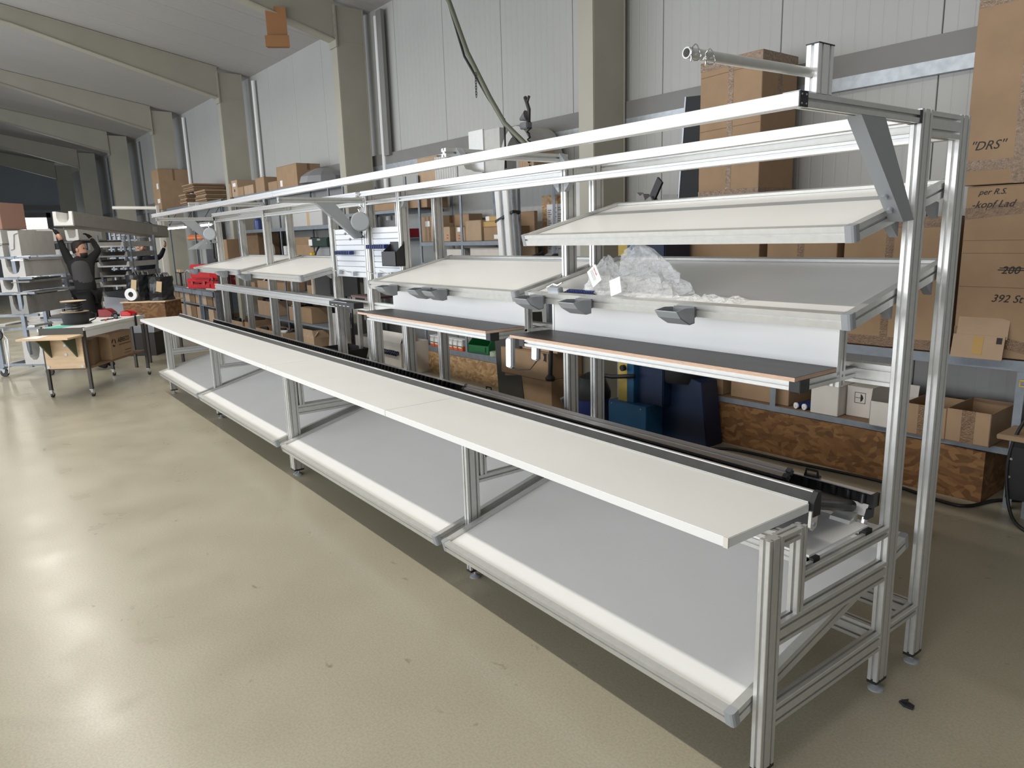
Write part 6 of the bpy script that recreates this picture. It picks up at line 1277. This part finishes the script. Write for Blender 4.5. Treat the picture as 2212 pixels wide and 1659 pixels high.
def man(label, base, face, J, mats, gloves, hair_m):
    """J: joints in world space; face: unit direction the face looks towards"""
    t = thing('person', label, 'person', base)
    inv = -V(base)
    W_ = {k: V(v) + inv for k, v in J.items()}
    mb, mt_, ml = mats
    N = ['pelvis', 'waist', 'chest', 'neckb', 'shl', 'ell', 'wrl', 'shr', 'elr', 'wrr', 'hipl', 'knl', 'anl', 'tol', 'hipr', 'knr', 'anr', 'tor', 'neck']
    rad = dict(pelvis=(0.165, 0.13), waist=(0.155, 0.125), chest=(0.185, 0.14), neckb=(0.10, 0.085), shl=0.085, ell=0.058, wrl=0.042, shr=0.085, elr=0.058, wrr=0.042, hipl=0.115, knl=0.075, anl=0.055, tol=0.05, hipr=0.115, knr=0.075, anr=0.055, tor=0.05, neck=0.058)
    E_ = [('pelvis', 'waist'), ('waist', 'chest'), ('chest', 'neckb'), ('neckb', 'neck'), ('chest', 'shl'), ('shl', 'ell'), ('ell', 'wrl'), ('chest', 'shr'), ('shr', 'elr'), ('elr', 'wrr'), ('pelvis', 'hipl'), ('hipl', 'knl'), ('knl', 'anl'), ('anl', 'tol'), ('pelvis', 'hipr'), ('hipr', 'knr'), ('knr', 'anr'), ('anr', 'tor')]
    body = skin_mesh('body', mb, t, [W_[n] for n in N], [(N.index(a), N.index(b_)) for a, b_ in E_], [rad[n] for n in N])
    # clothing parts over the one continuous body
    if mt_ is not None:
        n2 = ['pelvis', 'waist', 'chest', 'neckb']; skin_mesh('vest', mt_, t, [W_[n] + (V((0, 0, 0.02)) if n == 'pelvis' else V((0, 0, 0))) for n in n2] , [(0, 1), (1, 2), (2, 3)], [(0.178, 0.145), (0.172, 0.142), (0.205, 0.158), (0.125, 0.11)])
    if ml is not None:
        n3 = ['pelvis', 'hipl', 'knl', 'anl', 'hipr', 'knr', 'anr']; skin_mesh('trousers', ml, t, [W_[n] for n in n3], [(0, 1), (1, 2), (2, 3), (0, 4), (4, 5), (5, 6)], [(0.18, 0.15), 0.13, 0.09, 0.075, 0.13, 0.09, 0.075])
    # head
    f = V(face).normalized(); hz = V((0, 0, 1)); r_ = f.cross(hz).normalized(); hz = r_.cross(f)
    hc = W_['head']
    m_ = MB(); rings = []
    prof_ = [(-0.150, 0.030, 0.045), (-0.135, 0.052, 0.062), (-0.10, 0.066, 0.085), (-0.05, 0.076, 0.098), (0.0, 0.080, 0.104), (0.05, 0.081, 0.106), (0.09, 0.074, 0.096), (0.12, 0.052, 0.068), (0.135, 0.02, 0.028)]
    for z, a, b_ in prof_:
        ring = []
        for i in range(20):
            an = 2 * math.pi * i / 20; q = hc + r_ * (a * math.sin(an)) + f * (b_ * math.cos(an) + (0.012 if z < -0.08 else 0)) + hz * z
            if abs(math.sin(an)) < 0.35 and math.cos(an) > 0: q += f * (0.026 * math.exp(-((z + 0.035) / 0.022) ** 2)) + f * (0.010 * math.exp(-((z + 0.085) / 0.015) ** 2))
            if 0.3 < abs(math.sin(an)) < 0.75 and math.cos(an) > 0: q -= f * (0.010 * math.exp(-((z + 0.0) / 0.018) ** 2))
            ring.append(q)
        rings.append(ring)
    m_.ring(rings); m_.build('head', SKIN, t, True)
    for s in (-1, 1):
        MB().lathe([(0, -0.012), (0.010, -0.006), (0.012, 0), (0.010, 0.006), (0, 0.012)], hc + r_ * (0.034 * s) + f * 0.090 + hz * 0.002, 10).build('eye', BLACK, t, True)
        e = MB(); c_ = hc + r_ * (0.083 * s) + hz * -0.015; e.ring([[c_ + f * (0.022 * k * math.cos(a)) + hz * (0.034 * k * math.sin(a)) + r_ * (s * d_) for a in [i * math.pi / 5 for i in range(10)]] for k, d_ in ((1.0, -0.008), (1.05, 0.006), (0.6, 0.012))]); e.build('ear', SKIN, t, True)
    mo = MB(); c_ = hc + f * 0.100 + hz * -0.082; mo.box(-0.024, 0.024, -0.006, 0.006, -0.004, 0.004, Matrix(((r_.x, f.x, hz.x, c_.x), (r_.y, f.y, hz.y, c_.y), (r_.z, f.z, hz.z, c_.z), (0, 0, 0, 1)))); mo.build('mouth', mat('lips', (0.25, 0.08, 0.07), 0.5), t)
    h_ = MB(); rings = []
    for z, a, b_, cut in ((-0.06, 0.082, 0.106, 1.9), (-0.01, 0.088, 0.112, 1.7), (0.05, 0.090, 0.116, 1.25), (0.09, 0.084, 0.110, 0.0), (0.125, 0.066, 0.084, 0.0), (0.148, 0.03, 0.04, 0.0)):
        ring = []
        for i in range(20):
            an = 2 * math.pi * i / 20; an2 = an if an <= math.pi else an - 2 * math.pi
            if abs(an2) < cut: an2 = math.copysign(cut, an2 if an2 else 1)
            ring.append(hc + r_ * (a * math.sin(an2)) + f * (b_ * math.cos(an2)) + hz * z)
        rings.append(ring)
    h_.ring(rings); h_.build('hair', hair_m, t, True)
    if gloves == 'beard':
        bd = MB(); bd.ring([[hc + r_ * (a * math.sin(x)) + f * (b_ * math.cos(x) + 0.012) + hz * z for x in [-1.45 + i * 0.29 for i in range(11)]] + [hc + f * 0.02 + hz * z] for z, a, b_ in ((-0.165, 0.03, 0.05), (-0.145, 0.058, 0.078), (-0.11, 0.074, 0.098), (-0.075, 0.079, 0.100))]); bd.build('beard', hair_m, t, True)
    # hands: palm, four fingers, thumb pressed up under the box
    for wk, hk, nm in (('wrl', 'hal', 'left'), ('wrr', 'har', 'right')):
        p0, p1 = W_[wk], W_[hk]; d_ = (p1 - p0).normalized(); sx = ax.copy() if abs(ax.dot(d_)) < 0.9 else side.copy(); sx = (sx - d_ * sx.dot(d_)).normalized(); n_ = d_.cross(sx)
        hm = BLACKC if gloves == 'beard' else SKIN
        vs_ = [p0, p0 + d_ * 0.05, p0 + d_ * 0.095]; ed = [(0, 1), (1, 2)]; rd_ = [0.034, (0.042, 0.026), (0.042, 0.022)]
        for k, (o_, l_) in enumerate(((-0.030, 0.060), (-0.010, 0.070), (0.011, 0.066), (0.031, 0.052))):
            i0 = len(vs_); b0 = p0 + d_ * 0.10 + sx * o_
            vs_ += [b0, b0 + d_ * l_ * 0.5 + n_ * 0.012, b0 + d_ * l_ * 0.75 + n_ * 0.045]; ed += [(2, i0), (i0, i0 + 1), (i0 + 1, i0 + 2)]; rd_ += [0.011, 0.0105, 0.009]
        i0 = len(vs_); vs_ += [p0 + d_ * 0.055 + sx * 0.045, p0 + d_ * 0.085 + sx * 0.066 + n_ * 0.02]; ed += [(1, i0), (i0, i0 + 1)]; rd_ += [0.013, 0.011]
        skin_mesh('hand', hm, t, vs_, ed, rd_)
        if gloves == 'beard': MB().cyl(p0 - d_ * 0.10, p0 + d_ * 0.005, 0.041, 12, 0.036).build('bare_wrist', SKIN, t, True)
    return t
Z1 = 12.3
b1_ = px(190, 640, Z1)
J = dict(head=px(171, 538, Z1), neck=px(168, 553, Z1), neckb=px(169, 562, Z1), chest=px(174, 578, Z1), waist=px(182, 606, Z1), pelvis=px(188, 628, Z1),
         shl=px(151, 566, Z1 - 0.05), ell=px(137, 538, Z1 - 0.1), wrl=px(125, 508, Z1 - 0.15), hal=px(116, 494, Z1 - 0.15),
         shr=px(194, 562, Z1 + 0.1), elr=px(213, 541, Z1 + 0.25), wrr=px(197, 516, Z1 + 0.35), har=px(187, 505, Z1 + 0.35))
pz = J['pelvis']; f1 = V((0.45, 0.85, -0.1)).normalized(); s1 = V((0.85, -0.45, 0)).normalized()
J.update(hipl=pz + s1 * 0.10 + V((0, 0, -0.07)), hipr=pz - s1 * 0.10 + V((0, 0, -0.07)))
for k, hp, off in (('l', 'hipl', 0.06), ('r', 'hipr', 0.14)):
    h = J[hp]; J['kn' + k] = V((h.x + f1.x * off, h.y + f1.y * off, 0.66)); J['an' + k] = V((h.x + f1.x * off * 0.6, h.y + f1.y * off * 0.6, 0.11)); J['to' + k] = J['an' + k] + V((f1.x * 0.16, f1.y * 0.16, -0.06))
man('bearded man in charcoal vest and black gloves carrying the near end of the long carton', (pz.x, pz.y, 0), (0.50, 0.85, 0.10), J, (BLACKC, GREYC, BLACKC), 'beard', HAIR)
Z2 = 16.1
J = dict(head=px(304, 536, Z2), neck=px(306, 549, Z2), neckb=px(309, 556, Z2), chest=px(314, 569, Z2), waist=px(316, 592, Z2), pelvis=px(317, 612, Z2),
         shl=px(297, 563, Z2 - 0.05), ell=px(299, 571, Z2 - 0.30), wrl=px(306, 541, Z2 - 0.28), hal=px(309, 530, Z2 - 0.22),
         shr=px(331, 560, Z2 + 0.05), elr=px(347, 554, Z2 + 0.15), wrr=px(355, 535, Z2 + 0.18), har=px(358, 523, Z2 + 0.18))
pz = J['pelvis']; f1 = V((0.95, -0.3, 0)).normalized(); s1 = V((0.3, 0.95, 0)).normalized()
J.update(hipl=pz - s1 * 0.10 + V((0, 0, -0.07)), hipr=pz + s1 * 0.10 + V((0, 0, -0.07)))
for k, hp, off in (('l', 'hipl', 0.10), ('r', 'hipr', 0.04)):
    h = J[hp]; J['kn' + k] = V((h.x + f1.x * off, h.y + f1.y * off, 0.66)); J['an' + k] = V((h.x + f1.x * off * 0.5, h.y + f1.y * off * 0.5, 0.11)); J['to' + k] = J['an' + k] + V((f1.x * 0.16, f1.y * 0.16, -0.06))
man('dark-haired man in a navy sweatshirt holding the far end of the long carton', (pz.x, pz.y, 0), (0.9, -0.42, -0.05), J, (NAVYC, None, BLACKC), 'bare', HAIR)
